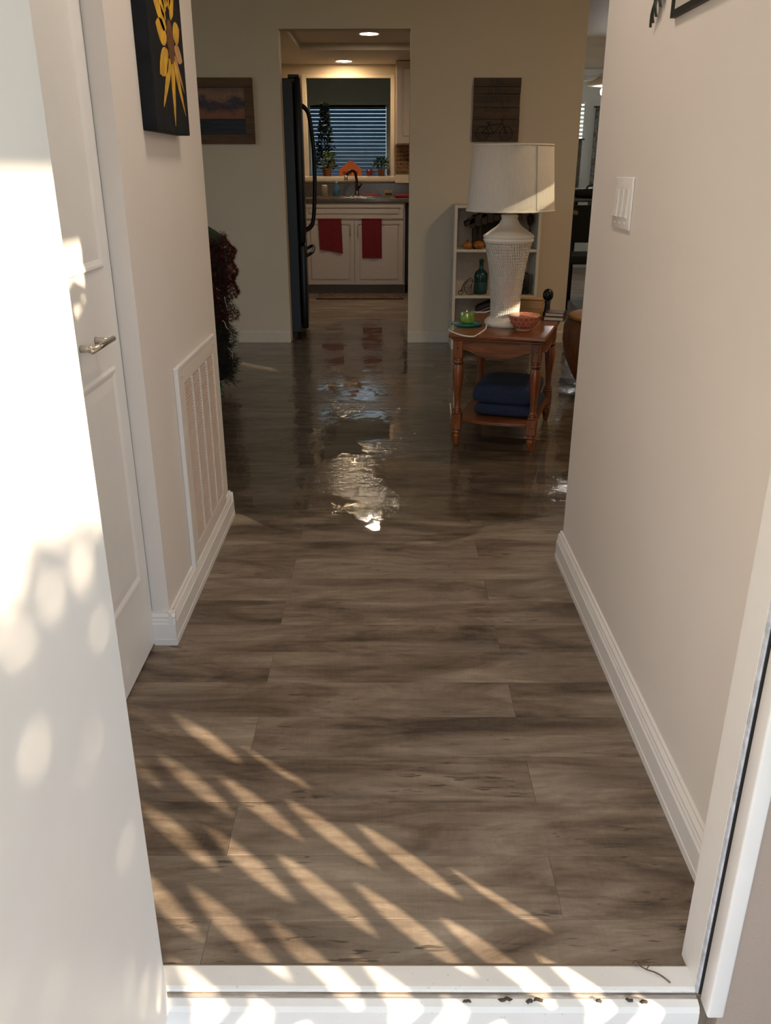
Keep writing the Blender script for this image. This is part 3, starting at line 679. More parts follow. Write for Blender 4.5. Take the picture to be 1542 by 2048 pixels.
# ---- candle in a glass on a teal coaster
co_ = MB(); co_.lathe([(.066, 0), (.074, .003), (.074, .009), (.071, .011), (.0, .010)], (.385, 4.135), 32, z0=TH)
tag(rebase(co_.build('coaster', plain('teal_glaze', (.012, .16, .15), .3, var=.2))), 'round teal dish under the green candle', 'coaster')
_j = NT('thin_jar_glass'); _m2 = _j.n('MixShader', Fac=.16); _j.set(_m2.inputs[1], _j.n('BsdfTransparent', Color=(.97, .98, .97, 1)).outputs[0]); _j.set(_m2.inputs[2], _j.n('BsdfGlossy', Roughness=.05).outputs[0]); _j.t.links.new(_m2.outputs[0], _j.out.inputs[0]); M_jar = _j.m
cd = thing('jar_candle', 'lime green candle in a clear glass jar by the lamp', 'candle', (.388, 4.135, TH+.011))
MB().lathe([(.0, .003), (.031, .003), (.034, .010), (.0345, .045), (.030, .047), (.0, .046)], (.388, 4.135), 28, caps=False, z0=TH+.011).build('wax', plain('lime_wax', (.42, .62, .02), .4, var=.1, **{'Subsurface_Weight': .3}), cd)
MB().tube([(.388, 4.135, TH+.056), (.389, 4.135, TH+.066)], .0012, 5).build('wick', M_blackmat, cd)
MB().lathe([(.033, 0), (.037, .004), (.0375, .072), (.0360, .0725), (.0355, .006), (.0, .005)], (.388, 4.135), 28, caps=False, z0=TH+.011).build('glass_jar', M_jar, cd)

# ---- wooden block, books and dark knob at the back of the table
x, y = .738, 4.375
wb = thing('wooden_recipe_box', 'small tan wooden box behind the lamp', 'box', (x, y, TH), ang)
MB().bbox((-.055, -.02, 0), (.055, .045, .085), .006, 2).build('body', wood('tan_wood', (.30, .15, .045), (.50, .28, .095), 1, .5, 0), wb, world=False)
MB().bbox((-.056, -.021, .085), (.056, .046, .096), .005, 2).build('lid', wood('tan_wood_lid', (.30, .15, .045), (.50, .28, .095), 1, .5, 0), wb, world=False)
def book(x, y, z, w, d, h, col, lab):
    b = thing('book', lab, 'book', (x, y, z), ang)
    m = MB(); m.box((-w/2, -d/2, 0), (w/2, d/2, .003)); m.box((-w/2, -d/2, h-.003), (w/2, d/2, h)); m.box((w/2-.004, -d/2, 0), (w/2, d/2, h)); m.build('cover', col, b, world=False)
    MB().box((-w/2+.003, -d/2+.003, .003), (w/2-.004, d/2-.003, h-.003)).build('pages', plain('book_pages', (.62, .55, .44), .8, var=.1, scale=120), b, world=False)
book(.848, 4.305, TH, .10, .12, .020, plain('dark_brown_cover', (.05, .025, .015), .5), 'lower dark book in the short stack behind the bowl')
book(.850, 4.308, TH+.020, .095, .11, .018, plain('maroon_cover', (.07, .018, .015), .5), 'upper maroon book in the short stack behind the bowl')
kn = thing('pepper_mill', 'black round topped mill at the back of the end table', 'mill', (.823, 4.402, TH))
MB().lathe([(.020, 0), (.022, .008), (.016, .03), (.014, .06), (.018, .078)], (.823, 4.402), 20, z0=TH).build('body', M_blackmat, kn)
MB().lathe([(.006, .078), (.020, .084), (.027, .100), (.026, .118), (.017, .133), (.004, .138)], (.823, 4.402), 20, z0=TH).build('knob', M_black, kn)

# ================================================================== WHITE BOOKCASE AGAINST THE FAR WALL
BX0, BX1, BY0, BY1 = .475, 1.095, 6.30, 6.565
bc = thing('bookcase', 'narrow white bookcase behind the lamp', 'bookcase', ((BX0+BX1)/2, (BY0+BY1)/2, 0))
M_bc = plain('white_laminate', (.72, .66, .58), .45, var=.03)
for xa in (BX0, BX1-.022): MB().bbox((xa, BY0, 0), (xa+.022, BY1, 1.02), .002).build('side_panel', M_bc, bc)
for z in (.06, .375, .70, 1.0):
    MB().bbox((BX0+.022, BY0+.002, z), (BX1-.022, BY1, z+.02), .002).build('shelf', M_bc, bc)
MB().box((BX0+.022, BY1-.006, .08), (BX1-.022, BY1, 1.0)).build('back_panel', plain('bookcase_back', (.56, .49, .41), .6), bc)
S1, S2, S0 = .72, .395, .08
# stable (crib house) on the top shelf
st = thing('wooden_stable', 'dark brown wooden stable ornament on the upper bookcase shelf', 'ornament', (.75, 6.42, S1))
M_dk = wood('dark_stable_wood', (.010, .006, .004), (.05, .03, .018), 1.2, .7, 2)
for i in range(9):
    x = .585 + i*.043
    MB().bbox((x, 6.33+.003*(i % 2), .865 + min(i, 4)*.012), (x+.040, 6.345+.003*(i % 2), .935 + min(i, 4)*.014), .002).build('roof_slat', M_dk, st)
MB().prism([(.565, .872), (.72, .955), (.95, .955), (.97, .985), (.715, .988), (.555, .90)], 6.33, 6.50, 'xz').build('roof', M_dk, st)
for x in (.62, .66, .90): MB().bbox((x, 6.36, S1), (x+.018, 6.378, .90), .002).build('post', M_dk, st)
MB().box((.62, 6.47, S1), (.93, 6.48, .95)).build('back_wall', M_dk, st)
M_pump = plain('orange_ceramic', (.42, .15, .018), .4, var=.35, scale=30)
for x, y, r_, lab in ((.574, 6.335, .034, 'left orange pumpkin figurine under the wooden stable'), (.658, 6.325, .038, 'right orange pumpkin figurine under the wooden stable')):
    p = thing('pumpkin', lab, 'figurine', (x, y, S1)); m = MB(); vs = []; fs = []
    for j in range(9):
        ph = PI*j/8
        for i in range(32):
            a = 2*PI*i/32; rr = r_*math.sin(ph)*(1+.09*math.cos(8*a)) + .0005; vs.append((x+rr*math.cos(a), y+rr*math.sin(a), S1 + r_*.78*(1-math.cos(ph))))
    for j in range(8):
        for i in range(32): fs.append((j*32+i, j*32+(i+1) % 32, (j+1)*32+(i+1) % 32, (j+1)*32+i))
    m.add(vs, fs, True).build('flesh', M_pump, p)
    MB().tube([(x, y, S1+r_*1.5), (x+.004, y, S1+r_*1.5+.016)], [.006, .004], 6).build('stem', M_dk, p)
og = thing('pine_cone_ornament', 'small dark spiky ornament on the upper right of the bookcase', 'ornament', (1.03, 6.40, S1))
m = MB()
for j in range(9):
    for i in range(8):
        a = 2*PI*(i + .5*(j % 2))/8; r_ = .034*math.sin(PI*(j+1)/10); z = S1 + .15 + j*.011
        m.add([(1.03+r_*.4*math.cos(a), 6.40+r_*.4*math.sin(a), z), (1.03+r_*math.cos(a+.2), 6.40+r_*math.sin(a+.2), z+.006), (1.03+r_*math.cos(a-.2), 6.40+r_*math.sin(a-.2), z+.006), (1.03+r_*.5*math.cos(a), 6.40+r_*.5*math.sin(a), z+.014)], [(0, 1, 3), (0, 3, 2), (0, 2, 1), (1, 2, 3)])
o = m.build('scales', M_dk, og); o['kind'] = 'stuff'
MB().lathe([(.024, 0), (.026, .005), (.008, .012), (.006, .15), (.012, .20), (.002, .25)], (1.03, 6.40), 12, z0=S1).build('stand', M_dk, og)
# teal bottle, wire bicycle, dark speaker, bag
M_teal = plain('teal_glass', (.010, .050, .048), .15, var=.3, scale=25)
bt = thing('glass_bottle', 'dark teal glass bottle on the middle bookcase shelf', 'bottle', (.690, 6.40, S2))
MB().lathe([(.044, 0), (.050, .006), (.051, .13), (.048, .148), (.036, .165), (.018, .178), (.014, .19), (.0135, .225), (.017, .228), (.017, .245), (.013, .248)], (.690, 6.40), 32, z0=S2).build('glass', M_teal, bt)
MB().lathe([(.0516, .03), (.0518, .031), (.0518, .088), (.0516, .089)], (.690, 6.40), 32, caps=False, z0=S2).build('label_band', plain('teal_label', (.018, .075, .07), .5, var=.4, scale=60), bt)
wbk = thing('wire_bicycle', 'black wire penny bicycle ornament beside the teal bottle', 'ornament', (.575, 6.34, S2))
def hoop(cx, cz, r_, rad, nm): MB().tube([(cx + r_*math.cos(2*PI*i/24), 6.34, cz + r_*math.sin(2*PI*i/24)) for i in range(25)], rad, 5, False).build(nm, M_blackmat, wbk)
hoop(.612, S2+.052, .049, .0025, 'front_wheel'); hoop(.540, S2+.019, .016, .0025, 'rear_wheel')
for k in range(4):
    a = PI*k/4; MB().tube([(.612-.049*math.cos(a), 6.34, S2+.052-.049*math.sin(a)), (.612+.049*math.cos(a), 6.34, S2+.052+.049*math.sin(a))], .001, 4).build('spoke', M_blackmat, wbk)
MB().tube(smooth([(.540, 6.34, S2+.02), (.555, 6.34, S2+.07), (.58, 6.34, S2+.10), (.612, 6.34, S2+.118), (.625, 6.34, S2+.10), (.612, 6.34, S2+.052)]), .003, 6).build('frame', M_blackmat, wbk)
sp = thing('small_speaker', 'small dark box speaker at the right of the middle bookcase shelf', 'speaker', (.995, 6.40, S2))
MB().bbox((.945, 6.36, S2), (1.045, 6.46, S2+.15), .008, 2).build('cabinet', M_blackmat, sp)
for z, r_ in ((.045, .03), (.105, .02)): MB().tube([(.995, 6.3605, S2+z), (.995, 6.3585, S2+z)], r_, 20).build('cone', M_black, sp)
bg_ = thing('shoulder_bag', 'dark purple grey bag on the lower bookcase shelf', 'bag', (.76, 6.42, S0))
MB().prism([(.60, S0), (.93, S0), (.93, .35), (.80, .36), (.68, .31), (.60, .22)], 6.34, 6.48, 'xz').build('body', plain('dark_bag_cloth', (.028, .024, .032), .8, var=.3), bg_, bevel=.015)
MB().tube(smooth([(.615, 6.335, .245), (.68, 6.332, .275), (.76, 6.332, .305), (.86, 6.332, .335)]), .006, 6).build('strap', plain('grey_strap', (.22, .19, .18), .7), bg_)

# ================================================================== KITCHEN
# refrigerator: doors face right, we see its side and the handles
rf = thing('refrigerator', 'tall black refrigerator just inside the kitchen opening', 'refrigerator', (-1.03, 7.30, 0))
FX = -.640
MB().bbox((-1.42, 6.85, .03), (FX-.055, 7.75, 1.87), .006).build('body', M_black, rf)
MB().box((-1.40, 6.87, 0), (FX-.09, 7.73, .03)).build('base', M_blackmat, rf)
d1 = MB().bbox((FX-.050, 6.852, .72), (FX, 7.296, 1.88), .01, 2).build('door', M_black, rf)
d2 = MB().bbox((FX-.050, 7.304, .72), (FX, 7.748, 1.88), .01, 2).build('door', M_black, rf)
d3 = MB().bbox((FX-.050, 6.852, .06), (FX, 7.748, .705), .01, 2).build('drawer', M_black, rf)
for d, y in ((d1, 7.255), (d2, 7.345)):
    MB().tube(smooth([(FX-.002, y, 1.72), (FX+.05, y, 1.66), (FX+.078, y, 1.45), (FX+.085, y, 1.25), (FX+.078, y, 1.02), (FX+.055, y, .84), (FX-.002, y, .79)]), .016, 10).build('handle', M_black, d)
MB().tube(smooth([(FX-.002, 6.95, .615), (FX+.045, 6.97, .64), (FX+.060, 7.15, .65), (FX+.060, 7.45, .65), (FX+.045, 7.63, .64), (FX-.002, 7.65, .615)]), .013, 10).build('handle', M_black, d3)
for z in (1.885,): MB().bbox((FX-.09, 6.87, z-.015), (FX-.01, 6.93, z+.012), .004).build('hinge_cover', M_blackmat, rf)

_k = Vector((FX, 6.85, 0)); rf.location = _k + Matrix.Rotation(R(4.5), 3, 'Z') @ (Vector(rf.location) - _k); rf.rotation_euler = (0, 0, R(4.5))
YC = 9.40
def panel_y(parent, x0, x1, z0, z1, mat, name, w=.035):
    """cabinet front normal to -y with a raised field"""
    y = YC
    m = MB().bbox((x0, y-.019, z0), (x1, y, z1), .002)
    loops = []
    for k, (ins, d) in enumerate(((w, 0), (w+.010, .006), (w+.016, .006), (w+.032, -.001))):
        yy = y - .019 + d; loops.append([(x0+ins, yy-.0004, z0+ins), (x1-ins, yy-.0004, z0+ins), (x1-ins, yy-.0004, z1-ins), (x0+ins, yy-.0004, z1-ins)])
    # frame face is the slab: cut the groove visually with a proud frame
    fr2 = MB()
    for p, q in (((x0, y-.031, z0), (x0+w, y-.019, z1)), ((x1-w, y-.031, z0), (x1, y-.019, z1)), ((x0+w, y-.031, z0), (x1-w, y-.019, z0+w)), ((x0+w, y-.031, z1-w), (x1-w, y-.019, z1))): m.box(p, q)
    g = w + .018
    m.bbox((x0+g, y-.030, z0+g), (x1-g, y-.018, z1-g), .005)
    return m.build(name, mat, parent)
sk = thing('sink_cabinet', 'white two door sink cabinet below the kitchen window', 'cabinet', (-.33, 9.7, 0))
cb = MB(); cb.box((-1.10, YC, .09), (.185, 10.10, .93)); cb.box((-1.08, YC+.07, 0), (.185, YC+.09, .09)); cb.build('body', M_cab, sk)
MB().box((-1.08, YC+.065, .004), (.18, YC+.0695, .088)).build('toe_kick', plain('toe_kick_paint', (.20, .16, .13), .6), sk)
panel_y(sk, -.875, .165, .775, .915, M_cab, 'false_drawer', .03)
for x0, x1, hx in ((-.875, -.357, -.395), (-.351, .165, -.315)):
    d = panel_y(sk, x0, x1, .10, .755, M_cab, 'door')
    MB().tube([(hx, YC-.029, .60), (hx, YC-.055, .605), (hx, YC-.055, .70), (hx, YC-.029, .705)], .005, 8).build('handle', M_chrome, d)
dw = thing('dishwasher', 'dark dishwasher at the right edge of the kitchen opening', 'dishwasher', (.50, 9.7, 0))
MB().bbox((.19, YC-.005, .09), (.80, 10.08, .925), .006).build('body', M_blackmat, dw); MB().bbox((.192, YC-.03, .12), (.798, YC-.006, .90), .006).build('door', M_black, dw)
ct = thing('kitchen_counter', 'speckled grey stone counter under the kitchen window', 'counter', (-.33, 9.75, .93))
MB().bbox((-1.12, YC-.04, .93), (.82, 10.115, .975), .006, 2).build('slab', M_granite, ct)
MB().bbox((-1.12, 10.095, .975), (.82, 10.118, 1.115), .003).build('backsplash', M_granite, ct)
si = thing('kitchen_sink', 'stainless steel drop in sink with bright rim', 'sink', (-.33, 9.72, .975))
m = MB()
for p, q in (((-.80, 9.45, .975), (.03, 9.475, .983)), ((-.80, 9.90, .975), (.03, 9.99, .983)), ((-.80, 9.475, .975), (-.775, 9.90, .983)), ((.005, 9.475, .975), (.03, 9.90, .983)), ((-.40, 9.475, .975), (-.37, 9.90, .983))): m.bbox(p, q, .003, 2)
m.build('rim', M_steel, si)
# kitchen window (sill, casing) and bay blinds
w4 = bpy.data.objects.new('window_3', None); C.objects.link(w4); w4.location = (-.43, 10.12, 1.17); struct(w4, 'kitchen window opening with cream casing and deep sill', 'window')
M_cas = plain('cream_casing', (.76, .66, .52), .45, var=.03)
MB().bbox((.03, 10.10, 1.13), (.075, 10.12, 2.20), .003).build('casing', M_cas, w4); MB().bbox((-.93, 10.10, 1.13), (-.885, 10.12, 2.20), .003).build('casing', M_cas, w4); MB().bbox((-.885, 10.10, 2.165), (.03, 10.12, 2.20), .003).build('casing', M_cas, w4)
MB().bbox((-.96, 10.065, 1.13), (.085, 10.36, 1.185), .006, 2).build('sill', M_cas, w4)
w5 = bpy.data.objects.new('window_4', None); C.objects.link(w5); w5.location = (-.48, 11.35, 1.13); struct(w5, 'bluish horizontal blinds in the bay behind the kitchen', 'window')
M_blind = NT('blue_grey_blind'); _co = M_blind.n('TexCoord').outputs['Object']
_c = M_blind.ramp(M_blind.noise(_co, 9, 3), [(.3, (.13, .20, .26, 1)), (.7, (.19, .27, .34, 1))]); _d = M_blind.n('BsdfDiffuse', Color=_c); _tr = M_blind.n('BsdfTranslucent', Color=(.10, .19, .28, 1)); _mx = M_blind.n('MixShader', Fac=.35)  # slat colours carry the blue of skylight coming through the blind
M_blind.set(_mx.inputs[1], _d.outputs[0]); M_blind.set(_mx.inputs[2], _tr.outputs[0]); M_blind.t.links.new(_mx.outputs[0], M_blind.out.inputs[0]); M_blind = M_blind.m
def slat(parent, x0, x1, y, z, w, tilt, mat):
    c, s = math.cos(tilt)*w/2, math.sin(tilt)*w/2; t = .0012
    MB().add([(x0, y-c, z-s), (x1, y-c, z-s), (x1, y+c, z+s), (x0, y+c, z+s), (x0, y-c, z-s+t), (x1, y-c, z-s+t), (x1, y+c, z+s+t), (x0, y+c, z+s+t)], [(0, 1, 2, 3), (7, 6, 5, 4), (0, 4, 5, 1), (2, 6, 7, 3), (1, 5, 6, 2), (0, 3, 7, 4)]).build('slat', mat, parent)
for i in range(20):
    z = 1.145 + i*.0425
    slat(w5, -.949, -.021, 11.335, z, .050, R(55), M_blind)
for x in (-.80, -.48, -.16): MB().tube([(x, 11.31, 1.13), (x, 11.31, 1.96)], .0015, 4).build('ladder_cord', M_blind, w5)
MB().bbox((-.945, 11.30, 1.945), (-.025, 11.34, 1.985), .003).build('headrail', M_blind, w5)
MB().box((-.95, 11.385, 1.13), (-.02, 11.389, 1.96)).build('pane', M_glass, w5)

# things on the sill and counter
hs = thing('wooden_house', 'orange wooden house cutout on the kitchen window sill', 'ornament', (-.42, 10.18, 1.185))
M_or = plain('orange_paint', (.42, .095, .022), .6, var=.12)
MB().prism([(-.545, 1.185), (-.295, 1.185), (-.295, 1.245), (-.275, 1.245), (-.375, 1.325), (-.39, 1.345), (-.44, 1.345), (-.455, 1.325), (-.565, 1.245), (-.545, 1.245)], 10.165, 10.195, 'xz').build('body', M_or, hs)
for x in (-.49, -.42, -.35): MB().box((x-.015, 10.1635, 1.205), (x+.015, 10.1652, 1.235)).build('painted_window', plain('brown_paint', (.10, .03, .015), .6), hs)
def leafy(name, label, loc, h, r_, nleaf, lsz, mat, potmat, seed, pot=True, conic=False):
    rnd = random.Random(seed); t = thing(name, label, 'plant', loc); X, Y, Z = loc; ph = .075 if pot else 0
    if pot: MB().lathe([(.030, 0), (.040, .07), (.043, .072), (.043, .08), (.036, .08), (.034, .065)], (X, Y), 20, z0=Z).build('pot', potmat, t)
    m = MB()
    for i in range(nleaf):
        q = rnd.random(); a = rnd.uniform(0, 2*PI); rr = r_*math.sqrt(rnd.random())*((1-q*.85) if conic else math.sin(PI*(q*.8+.15)))
        c = Vector((X + rr*math.cos(a), Y + rr*math.sin(a), Z + ph + q*(h-ph)))
        d = Vector((math.cos(a+rnd.uniform(-.6, .6)), math.sin(a+rnd.uniform(-.6, .6)), rnd.uniform(-.3, .9))).normalized()*lsz*rnd.uniform(.7, 1.2)
        sd = d.cross(Vector((rnd.uniform(-1, 1), rnd.uniform(-1, 1), 1))).normalized()*lsz*.28
        m.add([c, c+d*.5+sd, c+d, c+d*.5-sd], [(0, 1, 2, 3)])
    o = m.build('leaves', mat, t); o['kind'] = 'stuff'
    MB().tube([(X, Y, Z+ph*.8), (X, Y, Z+h*.9)], [.005, .002], 6).build('stem', M_dk, t); return t
M_lf = plain('leaf_green', (.035, .085, .018), .45, var=.5, scale=12); M_lfd = plain('leaf_dark_green', (.008, .018, .010), .6, var=.4, scale=12); M_lfl = plain('leaf_lime', (.10, .15, .018), .5, var=.4, scale=12)
M_pot = plain('terracotta', (.22, .08, .04), .7)
leafy('tabletop_fir', 'tall dark narrow fir at the left of the kitchen sill', (-.705, 10.31, 1.185), .74, .12, 900, .045, M_lfd, M_pot, 3, True, True)
leafy('potted_herb', 'lime leaved herb in a pot beside the orange house', (-.665, 10.14, 1.185), .24, .07, 110, .045, M_lfl, M_pot, 4)
leafy('potted_ivy', 'bushy green plant at the right of the kitchen sill', (-.075, 10.22, 1.185), .19, .085, 140, .045, M_lf, M_pot, 5)
cu = thing('red_cup', 'small dark red cup on the kitchen sill', 'cup', (-.205, 10.16, 1.185)); MB().lathe([(.026, 0), (.033, .01), (.036, .07), (.033, .07), (.030, .012), (.0, .01)], (-.205, 10.16), 20, caps=False, z0=1.185).build('body', plain('dark_red_glaze', (.14, .008, .014), .3), cu)
MB().tube(smooth([(-.17, 10.16, 1.245), (-.150, 10.16, 1.235), (-.150, 10.16, 1.215), (-.172, 10.16, 1.205)]), .004, 6).build('handle', MATS['dark_red_glaze'], cu)
orn2 = thing('glass_pendulum', 'small brown drop ornament hanging before the kitchen casing', 'ornament', (.005, 10.09, 1.19)); MB().lathe([(.002, 0), (.016, .018), (.022, .045), (.014, .075), (.004, .10)], (.005, 10.085), 16, z0=1.19).build('drop', plain('amber_wood', (.12, .06, .03), .3), orn2)
MB().tube([(.005, 10.085, 1.285), (.005, 10.085, 1.345)], .004, 6).build('cord', M_dk, orn2)
fc = thing('faucet', 'dark bronze gooseneck faucet behind the sink', 'faucet', (-.385, 9.95, .983))
MB().lathe([(.030, 0), (.030, .008), (.020, .012), (.018, .05)], (-.34, 9.95), 18, z0=.983).build('base', M_bronze, fc)
MB().tube(smooth([(-.34, 9.95, 1.02), (-.345, 9.95, 1.16), (-.37, 9.93, 1.235), (-.42, 9.90, 1.235), (-.455, 9.88, 1.19)]), .016, 10).build('spout', M_bronze, fc)
MB().lathe([(.016, 0), (.022, .01), (.022, .04), (.014, .05)], (-.458, 9.878), 16, z0=1.145).build('spray_head', M_steel, fc)
MB().tube([(-.325, 9.95, 1.06), (-.27, 9.93, 1.13)], [.010, .007], 8).build('lever', M_bronze, fc)
sb = thing('soap_bottle', 'blue dish soap bottle behind the sink', 'bottle', (-.565, 9.945, .983))
MB().lathe([(.030, 0), (.036, .01), (.036, .07), (.026, .10), (.012, .115), (.012, .13)], (-.565, 9.945), 20, z0=.983).build('body', plain('blue_soap', (.05, .14, .24), .2, var=.3), sb); MB().lathe([(.015, .128), (.015, .145), (.006, .15), (.005, .165)], (-.565, 9.945), 14, z0=.983).build('cap', plain('pale_cap', (.35, .45, .5), .4), sb)
jr = thing('clear_jar', 'pale jar beside the blue soap bottle', 'jar', (-.70, 9.945, .983)); MB().lathe([(.032, 0), (.035, .01), (.035, .09), (.028, .10)], (-.70, 9.945), 20, z0=.983).build('body', plain('cloudy_glass', (.24, .21, .16), .25), jr); MB().lathe([(.030, .10), (.030, .115)], (-.70, 9.945), 20, z0=.983).build('lid', M_cas, jr)
cx_ = thing('snack_box', 'small tan carton on the counter right of the sink', 'box', (.02, 10.02, .975)); MB().bbox((-.04, 10.01, .975), (.06, 10.06, 1.04), .003).build('carton', plain('tan_carton', (.32, .24, .13), .7), cx_); MB().box((-.03, 10.0085, .99), (.05, 10.0099, 1.012)).build('label_band', M_dk, cx_)
rc = soft(.20, .14, .03, .975, 4, -.19+.0, 10.02).build('sponge_cloth', plain('coral_cloth', (.24, .06, .045), .9)); tag(rebase(rc), 'coral cloth lying beside the faucet', 'cloth')
rc = soft(.17, .16, .035, .975, 6, .165, 9.62).build('dish_cloth', plain('crimson_cloth', (.26, .02, .035), .9)); tag(rebase(rc), 'crimson cloth on the right end of the counter', 'cloth')
# upper cabinet and sign at the right
uc = thing('wall_cabinet', 'white wall cabinet at the right of the kitchen window', 'cabinet', (.50, 9.95, 1.50))
MB().bbox((.085, 9.79, 1.505), (.95, 10.118, 2.298), .002).build('body', M_cab, uc)
_yc = YC; YC = 9.789; panel_y(uc, .10, .52, 1.515, 2.29, M_cab, 'door', .05); panel_y(uc, .53, .94, 1.515, 2.29, M_cab, 'door', .05); YC = _yc
sg = thing('wooden_plaque', 'tan lettered wooden plaque below the wall cabinet', 'sign', (.16, 10.08, 1.115))
for i in range(4): MB().bbox((.085, 10.06, 1.205+i*.0735), (.30, 10.082, 1.205+(i+1)*.0735-.002), .002).build('board', wood('tan_plaque_wood%d' % i, (.17, .085, .035), (.30, .17, .075), .8, .6, 0), sg)
rnd = random.Random(5)
for i in range(6):
    z = 1.225 + i*.042
    for k in range(4):
        xa = .098 + k*.034 + rnd.uniform(0, .01); MB().box((xa, 10.0585, z), (xa+rnd.uniform(.012, .026), 10.0605, z+.010)).build('letter_stroke', M_dk, sg)
MB().bbox((.085, 10.06, 1.116), (.30, 10.085, 1.203), .002).build('lower_board', M_cas, sg)
# towels over the cabinet doors
def towel(x0, x1, z0, z1, lab, seed, skew=0):
    t = thing('hanging_towel', lab, 'towel', ((x0+x1)/2, YC-.03, z0), group='red towels on the sink cabinet'); n, mm = 14, 12; vs = []; fs = []
    for j in range(mm+1):
        for i in range(n+1):
            u, v = i/n, j/mm; x = x0 + (x1-x0)*u + .012*math.sin(seed)*(1-v); z = z1 - (z1-z0-skew*u)*(1-v)
            vs.append((x, YC-.043-.006*math.sin(u*9+seed)*(1-v*.8), z))
    k = len(vs); vs += [(x, y+.006, z) for x, y, z in vs]
    for j in range(mm):
        for i in range(n):
            a = j*(n+1)+i; fs += [(a, a+1, a+n+2, a+n+1), (k+a+n+1, k+a+n+2, k+a+1, k+a)]
    MB().add(vs, fs, True).build('front_flap', M_red, t); MB().bbox((x0, YC-.046, z1-.008), (x1, YC-.0, z1+.004), .003).build('top_fold', M_red, t)
towel(-.735, -.49, .462, .772, 'shorter crooked red towel on the left sink door', 1, -.04); towel(-.275, -.063, .372, .772, 'longer red towel on the right sink door', 3)
rg = thing('kitchen_rug', 'thin brown patterned rug before the sink cabinet', 'rug', (-.28, 9.15, 0))
s = NT('patterned_rug'); co = s.n('TexCoord').outputs['Object']; vv = s.n('TexVoronoi', Scale=16.0); s.set(vv.inputs['Vector'], co)
s.bsdf(s.ramp(vv.outputs['Distance'], [(.1, (.07, .035, .02, 1)), (.5, (.20, .13, .085, 1))]), .95); MB().bbox((-.74, 8.95, .001), (.16, 9.36, .010), .003).build('pile', s.m, rg)
MB().bbox((-.75, 8.935, .001), (.17, 8.955, .011), .003).build('border', plain('rug_border', (.06, .035, .025), .9), rg)

# recessed downlights
def emit(name, col, st):
    s = NT(name); co = s.n('TexCoord').outputs['Object']; e = s.n('Emission', Strength=st); s.set(e.inputs['Color'], s.ramp(s.noise(co, 3, 1), [(0, col), (1, col)])); s.t.links.new(e.outputs[0], s.out.inputs[0]); return s.m
M_warm = emit('warm_downlight', (1.0, .72, .42, 1), 75); M_cool = emit('neutral_downlight', (1.0, .82, .62, 1), 80)
def downlight(x, y, z, mat, lab):
    t = thing('recessed_light', lab, 'ceiling light', (x, y, z-.012), group='recessed ceiling lights')
    vs = []; fs = []; n = 32
    for r_, dz in ((.100, 0), (.098, -.006), (.078, -.004), (.078, 0)):
        for i in range(n): a = 2*PI*i/n; vs.append((x+r_*math.cos(a), y+r_*math.sin(a), z+dz-.0005))
    for j in range(3):
        for i in range(n): fs.append((j*n+i, j*n+(i+1) % n, (j+1)*n+(i+1) % n, (j+1)*n+i))
    MB().add(vs, fs, True).build('trim_ring', M_white, t)
    MB().add([(x+.077*math.cos(2*PI*i/n), y+.077*math.sin(2*PI*i/n), z-.003) for i in range(n)], [tuple(range(n))]).build('lens', mat, t)
downlight(-.165, 8.40, 2.36, M_cool, 'recessed light in the raised kitchen ceiling tray'); downlight(-.456, 9.84, 2.30, M_warm, 'warm recessed light above the kitchen window')

def ceiling_fill(x, y, r_, st, col, lab):  # unseen ceiling lamps added to brighten the hall and living room
    cl = thing('ceiling_fill_light', lab, 'ceiling light', (x, y, CEIL))
    MB().lathe([(r_*1.1, -.02), (r_*1.13, 0)], (x, y), 32, z0=CEIL-.001).build('pan', M_white, cl)
    MB().lathe([(.004, -.085), (r_*.4, -.078), (r_*.75, -.058), (r_*.96, -.03), (r_, -.02)], (x, y), 32, caps=False, z0=CEIL-.001).build('diffuser', emit('fill_glow', col, st), cl)
ceiling_fill(1.9, 4.3, .17, 32, (1.0, .74, .47, 1), 'unseen fill light added on the living room ceiling')
ceiling_fill(0.0, 2.2, .14, 21, (1.0, .85, .70, 1), 'unseen fill light added on the hallway ceiling')

# ================================================================== LEFT: DECORATED BUSH / SMALL CHRISTMAS TREE
tx, ty = -1.195, 4.98
ct_ = thing('christmas_tree', 'small dark artificial tree with maroon tinsel past the left wall', 'christmas tree', (tx, ty, 0))
rnd = random.Random(11)
def tree_r(z): return .30 if z < .82 else .30 - (z-.82)*.5
m = MB()
for i in range(7000):
    z = rnd.uniform(.07, .86); a = rnd.uniform(-PI*.75, PI*.5); r_ = tree_r(z)*(rnd.uniform(.55, 1)**.5)*(.93 + .07*math.sin(z*40+a*5))
    c = Vector((tx + r_*math.cos(a), ty + r_*math.sin(a), z)); d = Vector((math.cos(a)+rnd.uniform(-.8, .8), math.sin(a)+rnd.uniform(-.8, .8), rnd.uniform(-.9, .6))).normalized()*rnd.uniform(.025, .055)
    s_ = d.cross(Vector((rnd.uniform(-1, 1), rnd.uniform(-1, 1), rnd.uniform(-1, 1)))).normalized()*.0025
    m.add([c-s_, c+s_, c+d], [(0, 1, 2)])
o = m.build('needles', plain('dark_needles', (.006, .010, .009), .7, var=.5, scale=20), ct_); o['kind'] = 'stuff'
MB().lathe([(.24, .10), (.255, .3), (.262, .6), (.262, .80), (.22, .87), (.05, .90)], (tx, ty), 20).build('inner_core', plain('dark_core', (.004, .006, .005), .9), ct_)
m = MB()
